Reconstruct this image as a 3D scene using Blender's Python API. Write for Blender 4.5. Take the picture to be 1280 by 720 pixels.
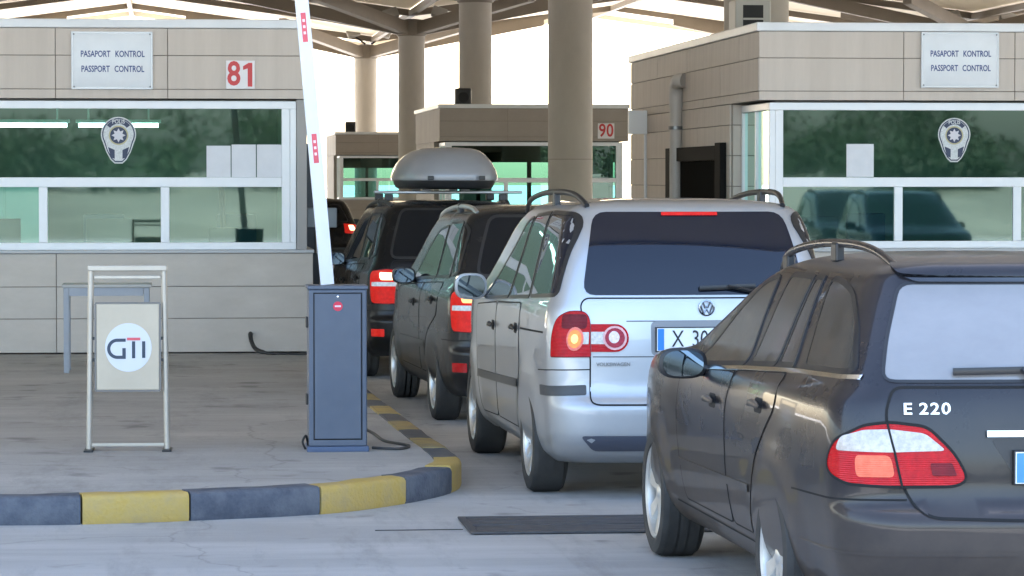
import bpy, bmesh, math, random
import numpy as np
from mathutils import Vector, Matrix, Euler
from mathutils.bvhtree import BVHTree
from mathutils.geometry import delaunay_2d_cdt

for o in list(bpy.data.objects):
    bpy.data.objects.remove(o)
S = bpy.context.scene
COL = S.collection
R = math.radians
random.seed(7)

# ------------------------------------------------------------------ camera
YAW, PITCH = 5.932, 1.914
cam = bpy.data.cameras.new("camera")
cam.sensor_width = 36.0
cam.lens = 115.3
cam.clip_start = 0.2
cam.clip_end = 4000
camo = bpy.data.objects.new("camera", cam)
COL.objects.link(camo)
camo.location = (0, 0, 1.92)
camo.rotation_euler = (R(90 - PITCH), 0, R(-YAW))
S.camera = camo

# ------------------------------------------------------------------ world, sun, exposure
SUN_EL, SUN_AZ = 45.0, 20.0        # azimuth clockwise from +Y: the sun stands beyond the canopy
w = bpy.data.worlds.new("World")
S.world = w
w.use_nodes = True
nt = w.node_tree
sky = nt.nodes.new("ShaderNodeTexSky")
sky.sky_type = 'NISHITA'
sky.sun_disc = False
sky.sun_elevation = R(SUN_EL)
sky.sun_rotation = R(SUN_AZ)
sky.air_density = 1.0
sky.dust_density = 3.0
sky.ozone_density = 1.0
bg = nt.nodes["Background"]
bg.inputs[1].default_value = 0.15
nt.links.new(sky.outputs[0], bg.inputs[0])
sun = bpy.data.lights.new("sun", 'SUN')
sun.energy = 5.0
sun.angle = R(0.6)
sun.color = (1.0, 0.97, 0.93)
suno = bpy.data.objects.new("sun", sun)
COL.objects.link(suno)
suno.location = (20, 60, 60)
d = Vector((math.sin(R(SUN_AZ)) * math.cos(R(SUN_EL)), math.cos(R(SUN_AZ)) * math.cos(R(SUN_EL)), math.sin(R(SUN_EL))))
suno.rotation_euler = d.to_track_quat('Z', 'Y').to_euler()
S.view_settings.view_transform = 'Standard'
S.view_settings.look = 'None'
S.view_settings.gamma = 1
S.view_settings.exposure = 3.03
S.render.engine = 'CYCLES'
S.cycles.max_bounces = 10
S.cycles.transparent_max_bounces = 16

# ------------------------------------------------------------------ materials
def newmat(name):
    m = bpy.data.materials.new(name)
    m.use_nodes = True
    return m, m.node_tree.nodes, m.node_tree.links, m.node_tree.nodes["Principled BSDF"]

def lin(c):
    return tuple(((v / 12.92) if v <= 0.04045 else ((v + 0.055) / 1.055) ** 2.4) for v in c)

def mat(name, col, rough=0.5, metal=0.0, var=0.0, scale=6.0, bump=0.0, bscale=60.0, coat=0.0, emit=None, estr=0.0,
        spec=0.5, stretch=(1, 1, 1), dust=None):
    """Principled material with mottling (var), fine bump and an optional dust/dirt layer (colour, amount, scale)."""
    m, N, L, b = newmat(name)
    b.inputs["Roughness"].default_value = rough
    b.inputs["Metallic"].default_value = metal
    b.inputs["Specular IOR Level"].default_value = spec
    b.inputs["Coat Weight"].default_value = coat
    b.inputs["Coat Roughness"].default_value = 0.03
    b.inputs["Base Color"].default_value = (*col, 1)
    if var or bump or dust:
        tc = N.new("ShaderNodeTexCoord")
        mp = N.new("ShaderNodeMapping"); mp.inputs["Scale"].default_value = stretch
        L.new(tc.outputs["Object"], mp.inputs[0])
    src = None
    if var:
        n = N.new("ShaderNodeTexNoise"); n.inputs["Scale"].default_value = scale
        n.inputs["Detail"].default_value = 8; n.inputs["Roughness"].default_value = 0.65
        L.new(mp.outputs[0], n.inputs[0])
        r = N.new("ShaderNodeMapRange"); r.inputs[1].default_value = 0.3; r.inputs[2].default_value = 0.7
        r.inputs[3].default_value = 1 - var; r.inputs[4].default_value = 1 + var
        L.new(n.outputs[0], r.inputs[0])
        mx = N.new("ShaderNodeVectorMath"); mx.operation = 'SCALE'
        mx.inputs[0].default_value = col
        L.new(r.outputs[0], mx.inputs["Scale"])
        src = mx.outputs[0]
        L.new(src, b.inputs["Base Color"])
    if dust:
        dc, amt, ds = dust
        n2 = N.new("ShaderNodeTexNoise"); n2.inputs["Scale"].default_value = ds
        n2.inputs["Detail"].default_value = 9; n2.inputs["Roughness"].default_value = 0.7
        L.new(mp.outputs[0], n2.inputs[0])
        r2 = N.new("ShaderNodeMapRange"); r2.inputs[1].default_value = 0.38; r2.inputs[2].default_value = 0.72
        r2.inputs[3].default_value = amt * 0.35; r2.inputs[4].default_value = amt
        L.new(n2.outputs[0], r2.inputs[0])
        mc = N.new("ShaderNodeMix"); mc.data_type = 'RGBA'
        L.new(r2.outputs[0], mc.inputs[0])
        if src: L.new(src, mc.inputs[6])
        else: mc.inputs[6].default_value = (*col, 1)
        mc.inputs[7].default_value = (*dc, 1)
        L.new(mc.outputs[2], b.inputs["Base Color"])
        mr = N.new("ShaderNodeMapRange"); mr.inputs[3].default_value = rough; mr.inputs[4].default_value = 0.85
        L.new(r2.outputs[0], mr.inputs[0]); L.new(mr.outputs[0], b.inputs["Roughness"])
        if coat:
            mk = N.new("ShaderNodeMapRange"); mk.inputs[3].default_value = coat; mk.inputs[4].default_value = 0.0
            L.new(r2.outputs[0], mk.inputs[0]); L.new(mk.outputs[0], b.inputs["Coat Weight"])
    if bump:
        n3 = N.new("ShaderNodeTexNoise"); n3.inputs["Scale"].default_value = bscale; n3.inputs["Detail"].default_value = 6
        L.new(mp.outputs[0], n3.inputs[0])
        bp = N.new("ShaderNodeBump"); bp.inputs["Strength"].default_value = bump; bp.inputs["Distance"].default_value = 0.01
        L.new(n3.outputs[0], bp.inputs["Height"]); L.new(bp.outputs[0], b.inputs["Normal"])
    if emit:
        b.inputs["Emission Color"].default_value = (*emit, 1)
        b.inputs["Emission Strength"].default_value = estr
    return m

def paint(name, col, metal=0.35, rough=0.32, dirt=(0.2, 0.17, 0.135), amt=0.25, low=0.5, coat=1.0, spec=0.5, top=0.0):
    """Car paint with clear coat and a film of road dust that thickens in blotches and towards the sills."""
    m, N, L, b = newmat(name)
    tc = N.new("ShaderNodeTexCoord")
    n = N.new("ShaderNodeTexNoise"); n.inputs["Scale"].default_value = 2.2; n.inputs["Detail"].default_value = 10
    n.inputs["Roughness"].default_value = 0.68
    L.new(tc.outputs["Object"], n.inputs[0])
    sp = N.new("ShaderNodeSeparateXYZ"); L.new(tc.outputs["Object"], sp.inputs[0])
    hz = N.new("ShaderNodeMapRange"); hz.inputs[1].default_value = 0.75; hz.inputs[2].default_value = 0.2
    hz.inputs[3].default_value = 0.0; hz.inputs[4].default_value = low
    L.new(sp.outputs[2], hz.inputs[0])
    r = N.new("ShaderNodeMapRange"); r.inputs[1].default_value = 0.35; r.inputs[2].default_value = 0.7
    r.inputs[3].default_value = amt * 0.45; r.inputs[4].default_value = amt
    L.new(n.outputs[0], r.inputs[0])
    mu = N.new("ShaderNodeMath"); mu.operation = 'MULTIPLY_ADD'
    L.new(hz.outputs[0], mu.inputs[0]); L.new(n.outputs[0], mu.inputs[1]); L.new(r.outputs[0], mu.inputs[2])
    mu.use_clamp = True
    if top:     # dust settled on what faces up
        ge = N.new("ShaderNodeNewGeometry"); sn = N.new("ShaderNodeSeparateXYZ"); L.new(ge.outputs["Normal"], sn.inputs[0])
        tz = N.new("ShaderNodeMapRange"); tz.inputs[1].default_value = 0.72; tz.inputs[2].default_value = 0.98; tz.inputs[4].default_value = top
        L.new(sn.outputs[2], tz.inputs[0])
        ma = N.new("ShaderNodeMath"); ma.operation = 'ADD'; ma.use_clamp = True
        L.new(mu.outputs[0], ma.inputs[0]); L.new(tz.outputs[0], ma.inputs[1]); mu = ma
    mc = N.new("ShaderNodeMix"); mc.data_type = 'RGBA'
    L.new(mu.outputs[0], mc.inputs[0]); mc.inputs[6].default_value = (*col, 1); mc.inputs[7].default_value = (*dirt, 1)
    L.new(mc.outputs[2], b.inputs["Base Color"])
    for nm, a, z in (("Roughness", rough, 0.85), ("Metallic", metal, 0.0), ("Coat Weight", coat, 0.0)):
        k = N.new("ShaderNodeMapRange"); k.inputs[3].default_value = a; k.inputs[4].default_value = z
        L.new(mu.outputs[0], k.inputs[0]); L.new(k.outputs[0], b.inputs[nm])
    b.inputs["Coat Roughness"].default_value = 0.015
    b.inputs["Specular IOR Level"].default_value = spec
    return m

def glassmat(name, tint, refl=0.12, rough=0.0):
    """Tinted sheet glass: coloured transmission under a mirror layer that grows with the angle."""
    m, N, L, b = newmat(name)
    N.remove(b)
    out = N["Material Output"]
    tr = N.new("ShaderNodeBsdfTransparent"); tr.inputs[0].default_value = (*tint, 1)
    gl = N.new("ShaderNodeBsdfGlossy"); gl.inputs[0].default_value = (0.72, 1.0, 0.92, 1); gl.inputs["Roughness"].default_value = rough
    lw = N.new("ShaderNodeFresnel"); lw.inputs[0].default_value = 1.5
    ad = N.new("ShaderNodeMath"); ad.operation = 'ADD'; ad.inputs[1].default_value = refl; ad.use_clamp = True
    L.new(lw.outputs[0], ad.inputs[0])
    mx = N.new("ShaderNodeMixShader")
    L.new(ad.outputs[0], mx.inputs[0]); L.new(tr.outputs[0], mx.inputs[1]); L.new(gl.outputs[0], mx.inputs[2])
    L.new(mx.outputs[0], out.inputs[0])
    return m

# ------------------------------------------------------------------ mesh helpers
def link(o, parent=None):
    COL.objects.link(o)
    if parent is not None:
        o.parent = parent
    return o

def tag(o, label=None, cat=None, group=None, kind=None):
    if label: o["label"] = label
    if cat: o["category"] = cat
    if group: o["group"] = group
    if kind: o["kind"] = kind
    return o

def thing(name, label, cat, loc=(0, 0, 0), rz=0.0, group=None):
    o = bpy.data.objects.new(name, None)
    o.empty_display_size = 0.2
    link(o); o.location = loc; o.rotation_euler = (0, 0, R(rz))
    return tag(o, label, cat, group)

def mobj(name, verts, faces, m, parent=None, smooth=False, loc=None, rot=None):
    me = bpy.data.meshes.new(name)
    me.from_pydata([tuple(v) for v in verts], [], [tuple(f) for f in faces])
    if isinstance(m, (list, tuple)):
        for q in m: me.materials.append(q)
    else:
        me.materials.append(m)
    if smooth:
        me.polygons.foreach_set("use_smooth", [True] * len(me.polygons))
        me.set_sharp_from_angle(angle=R(smooth if smooth is not True else 40))
    me.update()
    o = bpy.data.objects.new(name, me)
    link(o, parent)
    if loc is not None: o.location = loc
    if rot is not None: o.rotation_euler = rot
    return o

def inst(src, parent=None, loc=None, rot=None, scale=None, name=None):
    o = src.copy()
    if name: o.name = name
    COL.objects.link(o)
    o.parent = parent
    if loc is not None: o.location = loc
    if rot is not None: o.rotation_euler = rot
    if scale is not None: o.scale = scale
    return o

class MB:
    """Collects shapes into one mesh."""
    def __init__(s): s.v = []; s.f = []
    def add(s, vs, fs):
        n = len(s.v); s.v += [tuple(v) for v in vs]; s.f += [tuple(i + n for i in f) for f in fs]
        return s
    def box(s, x0, y0, z0, x1, y1, z1, bev=0.0):
        if bev <= 0:
            return s.add([(x0, y0, z0), (x1, y0, z0), (x1, y1, z0), (x0, y1, z0), (x0, y0, z1), (x1, y0, z1), (x1, y1, z1), (x0, y1, z1)],
                         [(0, 3, 2, 1), (4, 5, 6, 7), (0, 1, 5, 4), (1, 2, 6, 5), (2, 3, 7, 6), (3, 0, 4, 7)])
        b = min(bev, abs(x1 - x0) * .45, abs(y1 - y0) * .45, abs(z1 - z0) * .45)
        bm = bmesh.new(); bmesh.ops.create_cube(bm, size=1)
        for v in bm.verts:
            v.co = Vector(((x0 + x1) / 2 + v.co.x * (x1 - x0), (y0 + y1) / 2 + v.co.y * (y1 - y0), (z0 + z1) / 2 + v.co.z * (z1 - z0)))
        bmesh.ops.bevel(bm, geom=bm.edges[:], offset=b, segments=2, profile=.5, affect='EDGES')
        bm.verts.index_update()
        s.add([v.co[:] for v in bm.verts], [[v.index for v in f.verts] for f in bm.faces]); bm.free()
        return s
    def tube(s, pts, r, n=8, cap=True, flat=None):
        """sweep; r a number or one per point; flat=(a,b) scales the two axes of the section"""
        pts = [Vector(p) for p in pts]; m = len(pts)
        rr = r if isinstance(r, (list, tuple)) else [r] * m
        up = None; rings = []
        for i, p in enumerate(pts):
            t = (pts[min(i + 1, m - 1)] - pts[max(i - 1, 0)]).normalized()
            if up is None:
                up = Vector((0, 0, 1)) if abs(t.z) < .9 else Vector((0, 1, 0))
            a = t.cross(up).normalized(); bvec = a.cross(t).normalized(); up = bvec
            fa, fb = flat if flat else (1, 1)
            rings.append([p + a * (math.cos(2 * math.pi * k / n) * rr[i] * fa) + bvec * (math.sin(2 * math.pi * k / n) * rr[i] * fb) for k in range(n)])
        vs = [v for ring in rings for v in ring]; fs = []
        for i in range(m - 1):
            for k in range(n):
                fs.append((i * n + k, i * n + (k + 1) % n, (i + 1) * n + (k + 1) % n, (i + 1) * n + k))
        if cap:
            fs.append(tuple(range(n))[::-1]); fs.append(tuple((m - 1) * n + k for k in range(n)))
        return s.add(vs, fs)
    def lathe(s, prof, n=32, axis='z', c=(0, 0, 0), a0=0.0, a1=360.0):
        """prof: (radius, height) pairs"""
        full = abs(a1 - a0) >= 360; vs = []; fs = []; m = len(prof); k = n if full else n + 1
        for j in range(k):
            an = R(a0 + (a1 - a0) * j / n); ca, sa = math.cos(an), math.sin(an)
            for (r, h) in prof:
                q = (r * ca, r * sa, h)
                if axis == 'x': q = (q[2], q[0], q[1])
                if axis == 'y': q = (q[0], q[2], q[1])
                vs.append((q[0] + c[0], q[1] + c[1], q[2] + c[2]))
        for j in range(n):
            j2 = (j + 1) % k
            for i in range(m - 1):
                fs.append((j * m + i, j2 * m + i, j2 * m + i + 1, j * m + i + 1))
        return s.add(vs, fs)
    def prism(s, poly, h0, h1, axis='z'):
        """extrude a 2-D polygon; axis y: (x,z) outline along y; axis x: (y,z) outline along x"""
        n = len(poly)
        def q(p, h):
            if axis == 'z': return (p[0], p[1], h)
            if axis == 'y': return (p[0], h, p[1])
            return (h, p[0], p[1])
        vs = [q(p, h0) for p in poly] + [q(p, h1) for p in poly]
        fs = [tuple(range(n))[::-1], tuple(range(n, 2 * n))] + [(i, (i + 1) % n, n + (i + 1) % n, n + i) for i in range(n)]
        return s.add(vs, fs)
    def build(s, name, m, parent=None, smooth=False, loc=None, rot=None):
        o = mobj(name, s.v, s.f, m, parent, smooth, loc, rot)
        bm = bmesh.new(); bm.from_mesh(o.data); bmesh.ops.recalc_face_normals(bm, faces=bm.faces); bm.to_mesh(o.data); bm.free()
        if smooth:
            o.data.set_sharp_from_angle(angle=R(smooth if smooth is not True else 40))
        return o

def text(name, s, size, m, parent=None, loc=(0, 0, 0), rot=(R(90), 0, 0), ext=0.002, sx=1.0, align='CENTER', bold=0.0, space=1.0):
    c = bpy.data.curves.new(name, 'FONT')
    c.body = s; c.size = size; c.extrude = ext; c.align_x = align; c.align_y = 'CENTER'; c.offset = bold
    c.resolution_u = 3; c.space_character = space
    t = bpy.data.objects.new(name, c); COL.objects.link(t)
    dg = bpy.context.evaluated_depsgraph_get()
    me = bpy.data.meshes.new_from_object(t.evaluated_get(dg))
    bpy.data.objects.remove(t); bpy.data.curves.remove(c)
    me.name = name; me.materials.clear(); me.materials.append(m)
    o = bpy.data.objects.new(name, me); link(o, parent)
    o.location = loc; o.rotation_euler = rot; o.scale = (sx, 1, 1)
    return o

def arc(cx, cz, r, a0, a1, n=16, rz=None):
    rz = r if rz is None else rz
    return [(cx + r * math.cos(R(a0 + (a1 - a0) * i / n)), cz + rz * math.sin(R(a0 + (a1 - a0) * i / n))) for i in range(n + 1)]

def smooth_line(pts, k=4):
    P = [Vector(p) for p in pts]; out = []
    for i in range(len(P) - 1):
        p0, p1, p2, p3 = P[max(i - 1, 0)], P[i], P[i + 1], P[min(i + 2, len(P) - 1)]
        for j in range(k):
            t = j / k
            out.append(.5 * ((2 * p1) + (p2 - p0) * t + (2 * p0 - 5 * p1 + 4 * p2 - p3) * t * t + (3 * p1 - p0 - 3 * p2 + p3) * t**3))
    out.append(P[-1]); return out


M = {}
M['well'] = mat('black_underbody', (0.012, 0.012, 0.012), 0.8)
M['tyre'] = mat('tyre_rubber', (0.022, 0.021, 0.02), 0.75, var=.25, scale=9, dust=((0.11, 0.1, 0.085), 0.3, 6))
M['rubber'] = mat('black_trim', (0.012, 0.012, 0.013), 0.42)
M['steel'] = mat('brake_steel', (0.2, 0.2, 0.2), 0.4, 0.9)
M['chrome'] = mat('chrome', (0.75, 0.76, 0.78), 0.12, 1.0)
M['gap'] = mat('shut_line', (0.006, 0.006, 0.006), 0.9)
M['glass'] = mat('car_glass', (0.007, 0.008, 0.01), 0.02, spec=.22)
M['rim'] = mat('alloy', (0.62, 0.62, 0.61), 0.28, 0.85, dust=((0.2, 0.18, 0.15), 0.3, 9))

# ------------------------------------------------------------------ setting
def ground_mat(name, base, warm, scale, streak, crack=True):
    """Worn concrete: broad stains, fine grain, drifting streaks of pale dust, dark specks"""
    m, N, L, b = newmat(name)
    tc = N.new("ShaderNodeTexCoord")
    def noise(sc, det, rg, vec=None, st=None):
        n = N.new("ShaderNodeTexNoise"); n.inputs["Scale"].default_value = sc; n.inputs["Detail"].default_value = det; n.inputs["Roughness"].default_value = rg
        if st:
            mp = N.new("ShaderNodeMapping"); mp.inputs["Scale"].default_value = st; L.new(tc.outputs["Object"], mp.inputs[0]); L.new(mp.outputs[0], n.inputs[0])
        else: L.new(tc.outputs["Object"], n.inputs[0])
        return n.outputs[0]
    def rng(src, a, bb, c, d):
        r = N.new("ShaderNodeMapRange"); L.new(src, r.inputs[0])
        for i, v in enumerate((a, bb, c, d)): r.inputs[i + 1].default_value = v
        return r.outputs[0]
    def mix(f, c0, c1, mode='MIX'):
        x = N.new("ShaderNodeMix"); x.data_type = 'RGBA'; x.blend_type = mode
        for s_, i in ((f, 0), (c0, 6), (c1, 7)):
            if isinstance(s_, (int, float)): x.inputs[i].default_value = s_
            elif isinstance(s_, tuple): x.inputs[i].default_value = (*s_, 1)
            else: L.new(s_, x.inputs[i])
        return x.outputs[2]
    c = mix(rng(noise(scale, 8, .6), .35, .68, 0, 1), base, warm)
    c = mix(rng(noise(.9, 9, .7, st=streak), .45, .72, 0, .55), c, tuple(min(1, q * 1.45) for q in base))
    c = mix(rng(noise(1.7, 8, .75, st=(streak[1], streak[0], 1)), .52, .75, 0, .6), c, tuple(q * .55 for q in warm))
    sp = rng(noise(38, 5, .7), .62, .70, 0, .5)
    c = mix(sp, c, tuple(q * .4 for q in base))
    dn = N.new("ShaderNodeTexNoise"); dn.inputs["Scale"].default_value = 1.3; dn.inputs["Detail"].default_value = 6; L.new(tc.outputs["Object"], dn.inputs[0])
    dv_ = N.new("ShaderNodeVectorMath"); dv_.operation = 'MULTIPLY_ADD'; dv_.inputs[1].default_value = (.9, .9, 0); L.new(dn.outputs[1], dv_.inputs[0]); L.new(tc.outputs["Object"], dv_.inputs[2])
    vo = N.new("ShaderNodeTexVoronoi"); vo.feature = 'DISTANCE_TO_EDGE'; vo.inputs["Scale"].default_value = .33; L.new(dv_.outputs[0], vo.inputs[0])
    c = mix(rng(vo.outputs[0], .0, .006, .36, 0), c, tuple(q * .35 for q in base))
    c = mix(rng(noise(2.3, 3, .5), .62, .72, 0, .6), c, tuple(q * .40 for q in warm))
    g = rng(noise(220, 3, .6), .3, .7, .86, 1.14)
    mul = N.new("ShaderNodeVectorMath"); mul.operation = 'SCALE'; L.new(c, mul.inputs[0]); L.new(g, mul.inputs["Scale"])
    L.new(mul.outputs[0], b.inputs["Base Color"])
    b.inputs["Roughness"].default_value = .82
    bp = N.new("ShaderNodeBump"); bp.inputs["Strength"].default_value = .35; bp.inputs["Distance"].default_value = .006
    L.new(noise(90, 8, .75), bp.inputs["Height"]); L.new(bp.outputs[0], b.inputs["Normal"])
    return m

ROADM = ground_mat('worn_road_concrete', (.40, .388, .37), (.325, .312, .296), .55, (.25, 1.6, 1))
ISLM = ground_mat('island_concrete', (.37, .352, .33), (.30, .284, .262), .5, (.3, 1.2, 1))

road = mobj('road', [(-700, -500, 0), (700, -500, 0), (700, 900, 0), (-700, 900, 0)], [(0, 1, 2, 3)], ROADM)
tag(road, kind='structure')

# left island: kerb line from the open front round the nose and back along the lane
KP = [(-9.0 + .805 * k, 18.33 - .0045 * k) for k in range(10)] + [(-.95, 18.285), (-.5, 18.285), (.1, 18.42), (.845, 18.70), (1.30, 19.17), (1.60, 19.66), (1.765, 20.12), (1.81, 20.6), (1.80, 21.3), (1.77, 22.05), (1.74, 23.2), (1.70, 24.6), (1.67, 25.9), (1.64, 27.2), (1.60, 29)] + [(1.59, 30.5 + 1.5 * k) for k in range(11)]
kp = smooth_line([(x, y, 0) for (x, y) in KP], 10)
IH = .165; KW = .17
def offs(line, dlt):
    o = []
    for i, p in enumerate(line):
        t = (line[min(i + 1, len(line) - 1)] - line[max(i - 1, 0)]).normalized(); o.append(p + Vector((-t.y, t.x, 0)) * dlt)
    return o
inner = offs(kp, KW - .01)
isl = mobj('pavement', [(p.x, p.y, IH - .012) for p in inner] + [(-9, 46, IH - .012)], [tuple(range(len(inner) + 1))], ISLM)
tag(isl, kind='structure')
YEL = mat('kerb_yellow', (.62, .40, .045), .7, var=.22, scale=7, bump=.7, bscale=50, dust=((.22, .19, .15), .75, 7))
BLU = mat('kerb_blue', (.034, .046, .08), .7, var=.35, scale=7, bump=.7, bscale=50, dust=((.17, .17, .165), .65, 7))
YEL_W = mat('kerb_yellow_worn', (.50, .34, .07), .75, var=.2, scale=7, bump=.3, bscale=50, dust=((.2, .175, .14), .9, 4))
BLU_W = mat('kerb_blue_worn', (.05, .055, .07), .75, var=.25, scale=7, bump=.3, bscale=50, dust=((.15, .14, .125), .8, 4))
# stone borders by path length, measured from the joint at x = -0.5
cum = [0.0]
for i in range(1, len(kp)): cum.append(cum[-1] + (kp[i] - kp[i - 1]).length)
def at_len(s_):
    s_ = max(0, min(cum[-1] - 1e-4, s_)); i = max(k for k in range(len(cum)) if cum[k] <= s_); i = min(i, len(kp) - 2)
    return kp[i].lerp(kp[i + 1], (s_ - cum[i]) / (cum[i + 1] - cum[i]))
def len_at(x, y): return cum[min(range(len(kp)), key=lambda k: (kp[k].x - x)**2 + (kp[k].y - y)**2)]
s0 = len_at(-.5, 18.285)
marks = [s0 - 7.2 + .72 * k for k in range(10)] + [s0, len_at(.105, 18.42), len_at(.845, 18.70), len_at(1.36, 19.24), len_at(1.70, 19.90), len_at(1.80, 20.55)]
while marks[-1] < cum[-1] - 1: marks.append(marks[-1] + .78)
SEC = [(0.012, 0), (0.0, .02), (0.0, .135), (.004, .148), (.013, .158), (.03, .164), (.10, .165), (KW, .165), (KW, 0)]
for k in range(len(marks) - 1):
    a, b = marks[k] + .006, marks[k + 1] - .006; n = 5; ln = [at_len(a + (b - a) * i / n) for i in range(n + 1)]
    jz = random.uniform(-.004, .004); jo = random.uniform(-.004, .004); vs = []; fs = []; m_ = len(SEC)
    for i, p in enumerate(ln):
        t = (ln[min(i + 1, n)] - ln[max(i - 1, 0)]).normalized(); q = Vector((-t.y, t.x, 0))
        for (o_, h) in SEC:
            w_ = p + q * (o_ + jo); vs.append((w_.x, w_.y, h + (jz if h > 0 else -.01) + random.uniform(-.0035, .0035)))
    for i in range(n):
        for j in range(m_ - 1): fs.append((i * m_ + j, i * m_ + j + 1, (i + 1) * m_ + j + 1, (i + 1) * m_ + j))
    fs += [tuple(range(m_)), tuple(n * m_ + j for j in range(m_))]
    worn = ln[0].y > 20.4
    MB().add(vs, fs).build('kerb_stone', (YEL_W if worn else YEL) if k % 2 == 0 else (BLU_W if worn else BLU), isl, 35)

# right island under the other row of booths
isr = MB().box(5.75, 24, -.02, 10.6, 150, IH - .012, .02).build('pavement', ISLM); tag(isr, kind='structure')

# ------------------------------------------------------------------ booths
CLAD = mat('cladding', (.61, .53, .46), .62, var=.08, scale=1.4, bump=.08, bscale=120, stretch=(2.6, 2.6, .3), dust=((.40, .34, .285), .5, 1.0))
CLAD_B = mat('cladding_base', (.56, .50, .44), .65, var=.13, scale=1.6, bump=.1, bscale=120, stretch=(.5, 1, 1), dust=((.34, .30, .25), .5, 1.9))
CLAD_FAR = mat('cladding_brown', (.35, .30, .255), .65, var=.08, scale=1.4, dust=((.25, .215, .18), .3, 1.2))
JOINT = mat('joint_dark', (.20, .172, .145), .8)
FRAME = mat('white_frame', (.78, .79, .80), .35, var=.03, scale=4)
CAPM = mat('coping_white', (.70, .70, .70), .4, var=.06, scale=2)
ROOFM = mat('roof_felt', (.12, .12, .12), .9)
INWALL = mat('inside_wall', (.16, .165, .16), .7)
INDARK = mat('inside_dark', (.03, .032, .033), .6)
GLASS = glassmat('booth_glass', (.36, .66, .57), .05, .02)
GLASS_FAR = glassmat('booth_glass_far', (.075, .235, .225), .05)
TUBE = mat('tube_light', (.9, .95, 1), .4, emit=(.85, 1, .95), estr=2.0)

def panel_rows(parent, x0, x1, zs, xs, y, mm, axis='x', t=.025, gap=.007, name='cladding_panel'):
    """panels of a clad wall, each a slab proud of the dark backing; axis x: wall faces -y, axis y: wall faces -x"""
    cache = {}
    for zi in range(len(zs) - 1):
        for xi in range(len(xs) - 1):
            a, b = xs[xi] + gap / 2, xs[xi + 1] - gap / 2; c, d_ = zs[zi] + gap / 2, zs[zi + 1] - gap / 2
            key = (round(b - a, 3), round(d_ - c, 3))
            j = random.uniform(-.002, .002)
            if key not in cache:
                mb = MB()
                if axis == 'x': mb.box(0, 0, 0, b - a, t, d_ - c, .003)
                else: mb.box(0, 0, 0, t, b - a, d_ - c, .003)
                o = mb.build(name, mm, parent); cache[key] = o
            else:
                o = inst(cache[key], parent)
            o.location = (a, y + j, c) if axis == 'x' else (y + j, a, c)

def text_sign(label, X, Y, z, wd, h):
    s_ = thing('passport_sign', label, 'sign', (X, Y, z), 0, 'passport control signs')
    MB().box(-wd / 2, -.03, 0, wd / 2, 0, h, .012).build('board', mat('sign_board', (.70, .71, .72), .35, var=.04, scale=5), s_, 40)
    for (x0, x1, z0, z1) in ((-wd / 2 - .004, wd / 2 + .004, -.005, .012), (-wd / 2 - .004, wd / 2 + .004, h - .012, h + .005), (-wd / 2 - .005, -wd / 2 + .012, .0125, h - .0125), (wd / 2 - .012, wd / 2 + .005, .0125, h - .0125)):
        MB().box(x0, -.034, z0, x1, -.004, z1).build('edge_trim', mat('sign_edge', (.45, .45, .45), .4, .6), s_)
    for (x, zz) in ((-wd / 2 + .02, .02), (wd / 2 - .02, .02), (-wd / 2 + .02, h - .02), (wd / 2 - .02, h - .02)):
        MB().lathe([(0, -.040), (.008, -.038), (.009, -.03)], 10, 'y', (x, 0, zz)).build('screw', M['steel'], s_)
    ink = mat('sign_ink', (.035, .06, .20), .5)
    for (s2, x, zz) in (('PASAPORT', -.165, .61), ('KONTROL', .178, .61), ('PASSPORT', -.165, .345), ('CONTROL', .172, .345)):
        text('lettering', s2, .088, ink, s_, (x, -.0315, h * zz), sx=.70, ext=.001, bold=.0016)
    return s_

def number_sign(label, s, X, Y, z, wd, h):
    t = thing('number_plate_sign', label, 'sign', (X, Y, z), 0, 'booth number signs')
    MB().box(-wd / 2, -.012, -h / 2, wd / 2, 0, h / 2, .003).build('board', mat('number_white', (.74, .70, .69), .4), t)
    red = mat('number_red', (.55, .035, .035), .45)
    for k, ch in enumerate(s):
        x = (-.23 if k == 0 else .23) * wd
        if ch == '1':
            MB().prism([(x + .02 * wd, -.42 * h), (x + .18 * wd, -.42 * h), (x + .18 * wd, .42 * h), (x + .05 * wd, .42 * h), (x - .14 * wd, .30 * h), (x - .14 * wd, .17 * h), (x + .02 * wd, .22 * h)], -.0145, -.0122, 'y').build('digit', red, t)
        else:
            text('digit', ch, h * 1.18, red, t, (x, -.0135, 0), sx=.82, ext=.001, bold=.007)
    return t

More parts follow.
